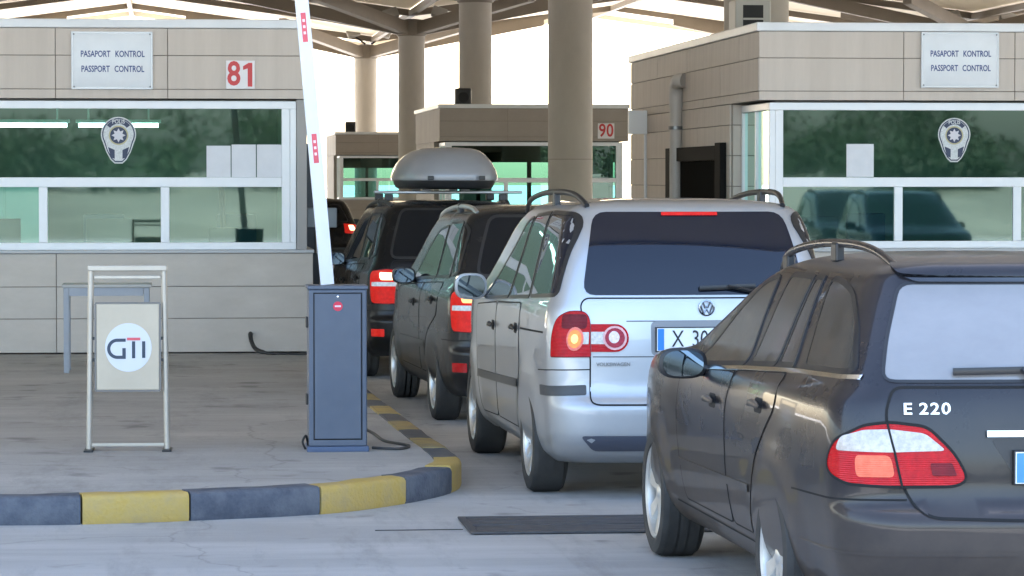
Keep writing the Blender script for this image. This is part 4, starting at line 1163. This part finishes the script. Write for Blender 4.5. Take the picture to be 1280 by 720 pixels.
# ---- dusty dark estate car, nearest, cut by the right edge of the picture
def estate():
    mats = dict(M); mats['paint'] = paint('dusty_dark_blue', (.008, .009, .014), .1, .25, (.23, .175, .125), .065, .6, coat=.42, spec=.2, top=.5)
    mats['glass'] = mat('dusty_side_glass', (.02, .02, .02), .03, spec=.4, dust=((.16, .145, .12), .24, 3))
    rearg = mat('dusty_sky_rear_glass', (.19, .187, .185), .2, coat=.7, spec=.6, var=.10, scale=2.5, stretch=(1, 1, 2))  # pale base colour paints in the mirrored bright sky together with dust
    mats['rim'] = mat('pale_alloy', (.66, .65, .62), .3, .7, dust=((.3, .27, .22), .35, 9))
    c = Car('estate_car', 'dusty dark blue estate car nearest the camera, cut by the right edge, badge E 220', (3.494, 12.538), 1.7, KEYS_WAGON, 4.88, [(1.15, .83), (4.0, .83)], .325, mats, CARG)
    wheel_set(c, (7, .075, .10), .225, .72)
    c.both(c.window, 'front_window', [(2.98, 1.035), (1.97, 1.09), (2.03, 1.485, .06), (2.28, 1.445, .1), (2.62, 1.275, .1)])
    c.both(c.window, 'rear_window', [(1.885, 1.095), (1.42, 1.118), (1.385, 1.495), (1.82, 1.495, .05)])
    c.both(c.window, 'vent_window', [(1.36, 1.122), (1.11, 1.13), (1.21, 1.498), (1.335, 1.498)], r=.02)
    c.both(c.window, 'quarter_window', [(.94, 1.135), (.31, 1.148), (.47, 1.35, .1), (.655, 1.455, .12), (.92, 1.495, .1), (1.07, 1.498)])
    for pr in ('L', 'R'):
        c.strip('belt_trim', [(2.98, 1.016), (1.95, 1.072), (1.0, 1.114), (.42, 1.125), (.27, 1.13)], pr, .016, .007, M['chrome'], raise_=.007)
    door_pair(c, [(3.24, 1.0), (2.04, 1.056), (2.13, .9), (2.13, .6), (2.06, .37), (3.2, .37), (3.34, .75, .2)], 2.42, .90)
    door_pair(c, [(2.025, 1.06), (1.14, 1.098), (1.12, .95), (1.27, .85, .12), (1.49, .7, .12), (1.57, .5), (1.59, .37), (2.045, .37), (2.115, .6), (2.115, .9)], 1.42, .945)
    for pr in ('L', 'R'):
        c.strip('rub_strip', [(3.3, .545), (2.9, .55), (1.62, .565)], pr, .035, .008, mats['paint'], raise_=.008)
        c.strip('sill_line', [(3.5, .335), (1.62, .325)], pr, .01, .002, M['gap'])
    # tail
    tg = sym([(-.66, 1.095), (-.695, .99), (-.635, .715), (-.585, .625), (-.53, .588), (-.17, .578)])
    g = c.patch('tailgate', tg, 'B', .0025, mats['paint'], r=.05, res=.06)
    c.strip('shut_line', round_poly(tg, .04), 'B', .011, .0034, M['gap'], g, closed=True)
    lt = [(-.89, .30, .80), (-.875, .26, .885), (-.78, .18, .945), (-.68, .15, .96), (-.53, .13, .942), (-.43, .10, .84), (-.375, .09, .74), (-.42, .10, .708), (-.66, .12, .706), (-.83, .21, .715), (-.885, .28, .75)]
    cb = [(-.868, .25, .845), (-.845, .24, .90), (-.77, .18, .928), (-.68, .15, .932), (-.54, .13, .915), (-.46, .11, .848), (-.67, .13, .842)]
    for pr in ('CL', 'CR'):
        l = c.patch('tail_light', cl(c, lt), pr, .012, RED, r=.05, res=.03, rim=.02)
        c.strip('lens_edge', round_poly(cl(c, lt), .05), pr, .012, .0142, M['gap'], l, closed=True)
        c.patch('clear_band', cl(c, cb), pr, .0165, CLEAR, l, r=.03, res=.03, rim=.006)
        c.patch('lamp_reflector', cl(c, [(-.80, .19, .83), (-.675, .14, .83), (-.66, .13, .745), (-.79, .19, .745)]), pr, .0165, redmat('lamp_glow', (.62, .10, .06), .03, (1, .35, .15)), l, r=.03, res=.03, rim=.006)
        c.patch('red_reflector', cl(c, [(-.53, .1, .80), (-.44, .1, .80), (-.42, .1, .75), (-.52, .1, .75)]), pr, .0165, RED_DARK, l, r=.01, res=.03, rim=.006)
        c.strip('lens_split', cl(c, [(-.692, .15, .962), (-.665, .13, .84), (-.635, .12, .70)]), pr, .011, .0185, M['gap'], l, raise_=.01)
        c.strip('bumper_seam', cl(c, [(-.94, .80, .645), (-.90, .4, .65), (-.85, .24, .652), (-.72, .14, .655), (-.62, .11, .655)]), pr, .008, .002, M['gap'])
        c.strip('bumper_crease', cl(c, [(-.94, .72, .44), (-.90, .4, .44), (-.85, .22, .445), (-.6, .06, .445), (-.2, .0, .445)]), pr, .012, .006, mats['paint'], raise_=.006)
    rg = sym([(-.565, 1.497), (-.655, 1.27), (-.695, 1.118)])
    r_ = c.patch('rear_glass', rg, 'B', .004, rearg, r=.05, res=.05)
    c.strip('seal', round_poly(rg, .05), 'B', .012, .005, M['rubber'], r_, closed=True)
    c.patch('roof_spoiler', sym([(-.585, 1.555), (-.56, 1.522)]), 'B', .03, mats['paint'], r=.02, res=.04, rim=.05)
    c.patch('brake_light_band', sym([(-.55, 1.522), (-.5, 1.5)]), 'B', .014, mat('black_gloss', (.01, .01, .012), .08, coat=1), r=.015, res=.04)
    wiper(c, (-.42, 1.148), (.12, 1.158), (-.08, 1.075))
    c.strip('handle_trim', [(-.30, .913), (.30, .913)], 'B', .024, .02, M['chrome'], raise_=.02)
    c.patch('plate_recess', sym([(-.285, .895), (-.16, .70)]), 'B', .004, M['rubber'], r=.03, res=.06)
    plate(c, -.195, .72, .52, .125, '', 0, 0)
    p, n = c.hit('B', -.53, 1.01, .004)
    bb = mat('bright_badge', (.85, .86, .87), .25, .3)
    text('model_lettering', 'E', .064, bb, c.root, (-.61, p.y + .001, p.z), rot=(R(84), 0, R(-3)), sx=1.2, ext=.004, bold=.001)
    text('model_lettering', '220', .064, bb, c.root, (-.50, p.y - .002, p.z), rot=(R(84), 0, R(-3)), sx=1.2, ext=.004, bold=.001, space=1.16)
    p, n = c.hit('B', 0, 1.01, .006)
    MB().lathe([(.034, 0), (.042, -.006), (.042, -.01), (.034, -.012)], 28, 'y', (0, 0, 0)).build('round_badge', M['chrome'], c.root, 40, p)
    rail(c, [(.61, 2.42, 1.50), (.612, 2.28, 1.575), (.605, 1.95, 1.618), (.595, 1.5, 1.64), (.58, 1.05, 1.638), (.565, .78, 1.612), (.55, .58, 1.565)], .016, mats['paint'], [(.595, 1.4, 1.56, 1.645), (.61, 2.3, 1.5, 1.57)])
    door_mirror(c, (1.035, 2.72, 1.055), (.23, .13, .145), M['rubber'])
    front_end(c, .62, .80, .82)
    c.patch('windscreen', sym([(-.66, 1.14), (-.5, 1.46)])[::1], 'F', .004, mats['glass'], r=.05, res=.06)
    return c

# ---- silver people carrier
def people_carrier():
    mats = dict(M); mats['paint'] = paint('silver_metallic', (.42, .435, .455), .7, .34, (.22, .2, .17), .16, .5)
    mats['glass'] = mat('van_glass', (.006, .009, .018), .02, spec=.45)
    grey = mat('grey_moulding', (.045, .047, .05), .5)
    c = Car('people_carrier', 'silver people carrier with round-lens tail lamps in front of the dusty estate car', (3.10, 19.134), 1.6, KEYS_VAN, 4.63, [(.87, .80), (3.71, .80)], .325, mats, CARG, taper=(.06, 1.4, .14, 1.3))
    wheel_set(c, (9, .045, .06), .215, .70)
    c.both(c.window, 'front_window', [(3.0, 1.118), (1.88, 1.158), (1.66, 1.675, .05), (1.86, 1.645, .1), (2.2, 1.46, .1), (2.6, 1.275, .1)])
    c.both(c.window, 'rear_window', [(1.82, 1.16), (1.01, 1.192), (1.06, 1.705), (1.585, 1.685)], r=.02)
    c.both(c.window, 'quarter_window', [(.955, 1.196), (.24, 1.225), (.33, 1.6, .08), (.43, 1.705, .06), (1.0, 1.71)])
    door_pair(c, [(3.36, 1.06), (2.34, 1.11), (2.36, .8), (2.36, .36), (3.2, .34), (3.36, .7, .1)], 2.47, .955, .19, M['rubber'])
    door_pair(c, [(2.325, 1.11), (1.22, 1.145), (1.20, .78), (1.28, .62, .1), (1.30, .36), (2.345, .36), (2.345, .8)], 1.36, .985, .19, M['rubber'])
    for pr in ('L', 'R'):
        c.strip('rub_strip', [(3.3, .59), (2.4, .61), (1.3, .64)], pr, .05, .012, grey, raise_=.012)
        c.strip('slide_rail', [(1.15, .99), (.35, 1.0)], pr, .012, .002, M['gap'])
    tg = sym([(-.66, 1.21), (-.69, 1.17), (-.635, .86), (-.638, .60), (-.60, .582)])
    g = c.patch('tailgate', tg, 'B', .0025, mats['paint'], r=.04, res=.06)
    c.strip('shut_line', round_poly(tg, .03), 'B', .009, .0034, M['gap'], g, closed=True)
    for z in (1.075, .865): c.strip('crease', [(-.62 if z < 1 else -.42, z), (.62 if z < 1 else .42, z)], 'B', .006, .0036, grey, g)
    lt = [(-.85, .19, .865, .01), (-.85, .19, .99), (-.825, .18, 1.09), (-.76, .15, 1.13), (-.67, .13, 1.132), (-.635, .12, 1.09), (-.635, .10, .868, .01)]
    for pr in ('CL', 'CR'):
        l = c.patch('tail_light', cl(c, lt), pr, .014, RED, r=.05, res=.03, rim=.02)
        c.strip('lens_edge', round_poly(cl(c, lt), .05), pr, .010, .0135, RED_DARK, l, closed=True)
        c.patch('upper_lens', cl(c, [(-.79, .16, 1.115), (-.655, .12, 1.115), (-.65, .12, 1.03), (-.79, .16, 1.03)]), pr, .017, RED_DARK, l, r=.03, res=.03, rim=.004)
        u0 = cl(c, [(-.725, .12, .97)])[0]
        c.patch('white_bar', cl(c, [(-.70, .12, 1.01), (-.637, .12, 1.01), (-.637, .12, .94), (-.70, .12, .94)]), pr, .018, CLEAR, l, r=.005, res=.03, rim=.005)
        c.patch('lamp_ring', [(u0[0] + .07 * math.cos(a), u0[1] + .07 * math.sin(a)) for a in [2 * math.pi * i / 20 for i in range(20)]], pr, .020, redmat('ring_pink', (.6, .14, .12), .03, (1, .3, .2)), l, r=.0, res=.03, rim=.006)
        c.patch('lit_bulb', [(u0[0] + .054 * math.cos(a), u0[1] + .054 * math.sin(a)) for a in [2 * math.pi * i / 20 for i in range(20)]], pr, .024, redmat('bulb_orange', (.8, .2, .06), .09, (1, .26, .06)), l, r=.0, res=.03, rim=.006)
        c.patch('bulb_core', [(u0[0] + .028 * math.cos(a), u0[1] + .028 * math.sin(a)) for a in [2 * math.pi * i / 16 for i in range(16)]], pr, .026, AMBER_LIT, l, r=.0, res=.03, rim=.004)
        sg = -1 if pr == 'CL' else 1
        fx = [(sg * .63, 1.058), (sg * .49, 1.058)] + [(sg * (.49 - .083 * math.cos(a)), .976 + .083 * math.sin(a)) for a in [R(90 - 180 * i / 12) for i in range(1, 12)]] + [(sg * .49, .894), (sg * .63, .894)]
        p = c.patch('tailgate_light', fx, 'B', .012, RED, r=.0, res=.03, rim=.015)
        c.patch('white_bar', [(sg * .63, 1.012), (sg * .52, 1.012), (sg * .52, .94), (sg * .63, .94)], 'B', .015, CLEAR, p, r=.004, res=.03, rim=.005)
        c.patch('lens_ring', [(sg * (.49 + .071 * math.cos(a)), .976 + .071 * math.sin(a)) for a in [2 * math.pi * i / 20 for i in range(20)]], 'B', .018, redmat('ring_pink', (.75, .42, .42), .0), p, r=.0, res=.03, rim=.006)
        c.patch('round_lens', [(sg * (.49 + .058 * math.cos(a)), .976 + .058 * math.sin(a)) for a in [2 * math.pi * i / 20 for i in range(20)]], 'B', .021, redmat('round_dark', (.35, .03, .05), 0.0), p, r=.0, res=.03, rim=.006)
        c.patch('lens_core', [(sg * (.495 + .032 * math.cos(a)), .98 + .036 * math.sin(a)) for a in [2 * math.pi * i / 16 for i in range(16)]], 'B', .023, SILVER_LENS, p, r=.0, res=.03, rim=.004)
        bs = cl(c, [(-.89, .42, .685), (-.85, .2, .69), (-.66, .10, .70), (-.66, .09, .64), (-.85, .2, .63), (-.88, .42, .625)])
        c.patch('bumper_strip', bs, pr, .010, grey, r=.012, res=.04)
        c.strip('bumper_seam', cl(c, [(-.9, .50, .77), (-.85, .19, .785), (-.64, .10, .79)]), pr, .007, .002, M['gap'])
    rg = sym([(-.575, 1.718), (-.625, 1.5), (-.675, 1.228)])
    r_ = c.patch('rear_glass', rg, 'B', .004, mats['glass'], r=.08, res=.05)
    bl = c.patch('brake_light', sym([(-.17, 1.712), (-.17, 1.694)]), 'B', .012, RED_LIT, r_, r=.004, res=.02, rim=.006)
    wiper(c, (.02, 1.262), (.36, 1.275), (.36, 1.24))
    c.patch('plate_recess', [(-.275, 1.075), (.30, 1.075), (.30, .87), (-.275, .87)], 'B', .004, mat('recess_silver', (.2, .205, .215), .45, .4), r=.035, res=.05)
    plate(c, -.245, .90, .525, .135, (('X', 0), ('306', .118)), .088, .14)
    p, n = c.hit('B', .06, 1.152, .006)
    bd = MB().lathe([(.041, 0), (.049, -.006), (.049, -.01), (.041, -.012)], 28, 'y').build('round_badge', mat('badge_chrome', (.25, .27, .3), .2, 1), c.root, 40, p)
    for pts in ([(-.022, .034), (-.007, -.001)], [(.022, .034), (.007, -.001)], [(-.007, 0), (.0, .012)], [(.007, 0), (.0, .012)],
                [(-.037, .016), (-.017, -.036)], [(.037, .016), (.017, -.036)], [(-.017, -.036), (.0, -.004)], [(.017, -.036), (0, -.004)]):
        MB().tube([(pts[0][0], -.006, pts[0][1]), (pts[1][0], -.006, pts[1][1])], .0045, 6).build('emblem_stroke', bd.data.materials[0], bd)
    p, n = c.hit('B', -.50, .82, .009)
    text('maker_lettering', 'VOLKSWAGEN', .03, mat('dull_badge', (.2, .2, .2), .35, .7), c.root, (p.x, p.y, p.z), rot=(R(88), 0, R(-3)), sx=1.0, ext=.002, bold=.0006)
    c.patch('rear_valance', sym([(-.70, .40), (-.62, .31)]), 'B', .006, mat('valance_blue_grey', (.05, .055, .075), .5), r=.03, res=.06)
    rail(c, [(.675, 2.55, 1.70), (.675, 2.4, 1.775), (.67, 1.9, 1.82), (.66, 1.3, 1.836), (.64, .85, 1.83), (.62, .62, 1.803), (.60, .46, 1.755)], .016, M['rubber'], [(.655, 1.35, 1.74, 1.84)])
    door_mirror(c, (1.0, 3.05, 1.19), (.22, .13, .18), mats['paint'])
    front_end(c, .66, .86, .8)
    c.patch('windscreen', sym([(-.62, 1.25), (-.5, 1.66)]), 'F', .004, mats['glass'], r=.05, res=.06)
    return c

# ---- dark compact people carrier and the black one with a roof box
def dark_mpv(name, label, loc, rz, paintm, four=False):
    mats = dict(M); mats['paint'] = paintm
    c = Car(name, label, loc, rz, KEYS_MPV, 4.27, [(.88, .78), (3.58, .78)], .315, mats, CARG)
    wheel_set(c, (5, .09, .11) if not four else (6, .07, .09), .205, .72)
    c.both(c.window, 'front_window', [(2.5, 1.075), (1.17, 1.13), (1.2, 1.54), (1.65, 1.5, .1), (2.05, 1.33, .1)])
    c.both(c.window, 'rear_window', [(1.11, 1.135), (.56, 1.15), (.58, 1.575), (1.13, 1.565)])
    c.both(c.window, 'quarter_window', [(.50, 1.16), (.30, 1.19, .02), (.40, 1.52, .05), (.52, 1.575)])
    door_pair(c, [(3.1, 1.0), (1.66, 1.07), (1.68, .8), (1.68, .36), (3.0, .36), (3.1, .7, .1)], 2.05, .90, .2, M['rubber'] if not four else None)
    door_pair(c, [(1.64, 1.07), (.72, 1.1), (.72, .85), (.95, .76, .1), (1.3, .6, .1), (1.34, .36), (1.66, .36), (1.66, .8)], .98, .955, .2, M['rubber'] if not four else None)
    for pr in ('L', 'R'):
        c.strip('rub_strip', [(3.0, .56), (1.36, .58)], pr, .06, .01, mats['paint'], raise_=.01)
    tg = sym([(-.60, 1.14), (-.63, 1.05), (-.55, .8), (-.57, .62), (-.52, .6)])
    g = c.patch('tailgate', tg, 'B', .0025, mats['paint'], r=.04, res=.06)
    c.strip('shut_line', round_poly(tg, .03), 'B', .008, .0034, M['gap'], g, closed=True)
    rg = sym([(-.49, 1.625), (-.575, 1.36), (-.62, 1.165)])
    c.window('rear_glass', rg, 'B', r=.07)
    dx = 0.03 if four else 0.0
    lt = [(-.80 + dx, .24, 1.03), (-.66 + dx, .13, 1.055), (-.56 + dx, .11, 1.03), (-.555 + dx, .09, .75), (-.66 + dx, .1, .73), (-.80 + dx, .2, .74)]
    lit = [(-.745 + dx, .16, 1.025), (-.59 + dx, .11, 1.02), (-.6 + dx, .1, .955), (-.735 + dx, .15, .955)]
    wb = [(-.80 + dx, .2, .935), (-.59 + dx, .1, .935), (-.59 + dx, .1, .895), (-.80 + dx, .2, .895)]
    for pr in ('CL', 'CR'):
        l = c.patch('tail_light', cl(c, lt), pr, .014, RED_LIT, r=.05, res=.03, rim=.02)
        c.strip('lens_edge', round_poly(cl(c, lt), .05), pr, .012, .0135, RED_DARK, l, closed=True)
        c.patch('brake_bulb', cl(c, lit), pr, .018, WHITE_LIT if four else AMBER_LIT, l, r=.03, res=.03, rim=.005)
        c.patch('white_band', cl(c, wb), pr, .018, CLEAR, l, r=.01, res=.03, rim=.005)
        sg = -1 if pr == 'CL' else 1
        c.patch('bumper_reflector', cl(c, [(-.80 + dx, .2, .49), (-.70 + dx, .1, .49), (-.70 + dx, .1, .42), (-.80 + dx, .2, .42)]), pr, .008, RED_LIT if four else RED, r=.01, res=.03)
        c.strip('bumper_seam', cl(c, [(-.88, .5, .66), (-.82, .2, .665), (-.57, .1, .665)]), pr, .007, .002, M['gap'])
    plate(c, -.26, .80, .52, .12, '', 0, 0)
    wiper(c, (-.1, 1.2), (.3, 1.21), (0, 1.15))
    sil = mat('rail_silver', (.5, .5, .5), .3, .8)
    rail(c, [(.63, 2.3, 1.56), (.63, 2.15, 1.62), (.625, 1.7, 1.67), (.61, 1.1, 1.695), (.585, .7, 1.685), (.57, .5, 1.645)], .018, M['rubber'] if four else sil, [(.61, 1.2, 1.62, 1.72)])
    door_mirror(c, (.945, 2.30, 1.11), (.20, .12, .14), M['rubber'])
    front_end(c, .62, .8, .78)
    c.patch('windscreen', sym([(-.6, 1.18), (-.48, 1.56)]), 'F', .004, mats['glass'], r=.05, res=.06)
    return c

def hatchback():
    mats = dict(M); mats['paint'] = paint('black_paint_far', (.005, .005, .006), 0, .25, (.08, .07, .06), .05, .25, coat=.15, spec=.15)
    c = Car('hatchback', 'black hatchback farthest ahead, one tail lamp glowing beside the barrier arm', (2.84, 64.6), 1.0, KEYS_HATCH, 4.18, [(.8, .75), (3.35, .75)], .305, mats, CARG, levels=48)
    wheel_set(c, (5, .08, .1), .195, .68)
    c.both(c.window, 'front_window', [(2.7, 1.0), (1.9, 1.0), (1.8, 1.4), (2.0, 1.38), (2.4, 1.2)])
    c.both(c.window, 'rear_window', [(1.82, 1.0), (.85, 1.04), (1.05, 1.32), (1.3, 1.39), (1.74, 1.4)])
    door_pair(c, [(2.8, .93), (1.86, .95), (1.86, .4), (2.75, .38)], 2.0, .86)
    door_pair(c, [(1.84, .95), (.95, .97), (1.1, .7), (1.25, .4), (1.84, .4)], 1.05, .88)
    rg = sym([(-.5, 1.40), (-.66, 1.06)])
    c.window('rear_glass', rg, 'B', r=.06)
    lt = [(-.84, .4, 1.0), (-.6, .18, 1.02), (-.56, .15, .84), (-.84, .3, .82)]
    for pr in ('CL', 'CR'):
        l = c.patch('tail_light', cl(c, lt), pr, .014, RED_LIT, r=.04, res=.04, rim=.02)
        c.patch('brake_bulb', cl(c, [(-.80, .25, .985), (-.68, .2, .985), (-.68, .18, .89), (-.80, .25, .89)]), pr, .02, WHITE_LIT, l, r=.03, res=.03, rim=.004)
    tg = sym([(-.6, 1.03), (-.55, .8), (-.5, .6)])
    g = c.patch('tailgate', tg, 'B', .0025, mats['paint'], r=.04, res=.08)
    c.strip('shut_line', round_poly(tg, .03), 'B', .01, .0034, M['gap'], g, closed=True)
    plate(c, -.26, .7, .52, .11, '', 0, 0)
    door_mirror(c, (.95, 2.45, 1.03), (.2, .12, .13), mats['paint'])
    front_end(c, .6, .75, .75)
    return c

estate()
people_carrier()
dark_mpv('compact_carrier', 'dark grey compact people carrier with silver roof rails just ahead of the silver car', (2.985, 25.16), 2.7, paint('dark_grey', (.010, .010, .011), .1, .25, (.10, .09, .08), .05, .3, coat=.2, spec=.2))
four = dark_mpv('black_carrier', 'black car carrying a grey roof box, red rear lamp lit beside the barrier cabinet', (2.70, 31.0), 2.5, paint('black_paint', (.005, .005, .006), 0, .25, (.08, .07, .06), .05, .25, coat=.15, spec=.15), True)
hatchback()
def copy_tree(o, parent=None):
    c = o.copy(); COL.objects.link(c); c.parent = parent
    for ch in [q for q in o.children]: copy_tree(ch, c)
    return c
for (X, Y, lab) in ((12.6, 9.0, 'front one of two dark cars mirrored in the right booth glass, next lane'), (12.9, 3.2, 'rear one of two dark cars mirrored in the right booth glass, next lane')):
    q = copy_tree(four.root); q.location = (X, Y, 0); q.rotation_euler = (0, 0, R(1.5)); q['label'] = lab; q['group'] = 'cars in the next lane'; q.name = 'dark_carrier'

# cross bars and the box on the black car's roof
def on_four(p):
    a = R(2.5); return (2.70 + p[0] * math.cos(a) - p[1] * math.sin(a), 31.0 + p[0] * math.sin(a) + p[1] * math.cos(a), p[2])
BAR = mat('bar_steel', (.35, .35, .35), .35, .7)
for k, y in enumerate((.85, 1.75)):
    b = thing('roof_bar', ('rear' if k == 0 else 'front') + ' steel cross bar under the grey roof box on the black car', 'roof bar', on_four((.07, y, 1.72)), 2.5, 'cross bars on the black car')
    MB().box(-.68, -.022, .05, .68, .022, .078, .008).build('bar', BAR, b, 50)
    for sg in (-1, 1):
        MB().box(sg * .56 - .07 - .04, -.035, -.02, sg * .56 - .07 + .04, .035, .049, .01).build('foot', M['rubber'], b)
    for x in (-.26, .12):
        MB().box(x - .04, -.03, .0785, x + .04, .03, .094, .006).build('clamp', mat('clamp_grey', (.4, .4, .42), .5), b)
bx = thing('roof_box', 'grey streamlined roof box strapped on top of the black car', 'roof box', on_four((.06, .55, 1.815)), 2.5)
BOXM = mat('box_grey', (.25, .255, .27), .36, .1, coat=.4, var=.06, scale=3)
rings = []
for (z, a, y0, y1) in ((0, .40, .06, 1.85), (.012, .43, .03, 1.9), (.05, .45, .0, 1.95), (.075, .455, -.005, 1.96)):
    rings.append((z, a, y0, y1))
def box_ring(z, a, y0, y1, e=3.2, n=44):
    cy, b = (y0 + y1) / 2, (y1 - y0) / 2; o = []
    for i in range(n):
        q = 2 * math.pi * i / n; cx, sx = math.cos(q), math.sin(q)
        o.append((a * math.copysign(abs(cx) ** (2 / e), cx), cy + b * math.copysign(abs(sx) ** (2 / e), sx), z))
    return o
def box_shell(spec, name, m):
    n = 44; vs = []; fs = []
    for r_ in spec: vs += box_ring(*r_, n=n)
    for i in range(len(spec) - 1):
        for k in range(n): fs.append((i * n + k, i * n + (k + 1) % n, (i + 1) * n + (k + 1) % n, (i + 1) * n + k))
    fs.append(tuple(range(n))[::-1]); fs.append(tuple((len(spec) - 1) * n + k for k in range(n)))
    return MB().add(vs, fs).build(name, m, bx, 40)
box_shell([(.0, .40, .06, 1.85), (.015, .44, .02, 1.92), (.06, .462, .0, 1.95), (.085, .465, -.005, 1.96)], 'tray', M['rubber'])
box_shell([(.086, .485, -.02, 1.97), (.12, .49, -.025, 1.975), (.18, .475, -.01, 1.95), (.26, .435, .05, 1.86), (.33, .375, .14, 1.66), (.375, .31, .25, 1.40), (.40, .23, .38, 1.15), (.408, .1, .55, .9)], 'lid', BOXM)
for x in (-.25, .25):
    MB().box(x - .03, -.036, .09, x + .03, -.02, .13, .006).build('latch', M['rubber'], bx)
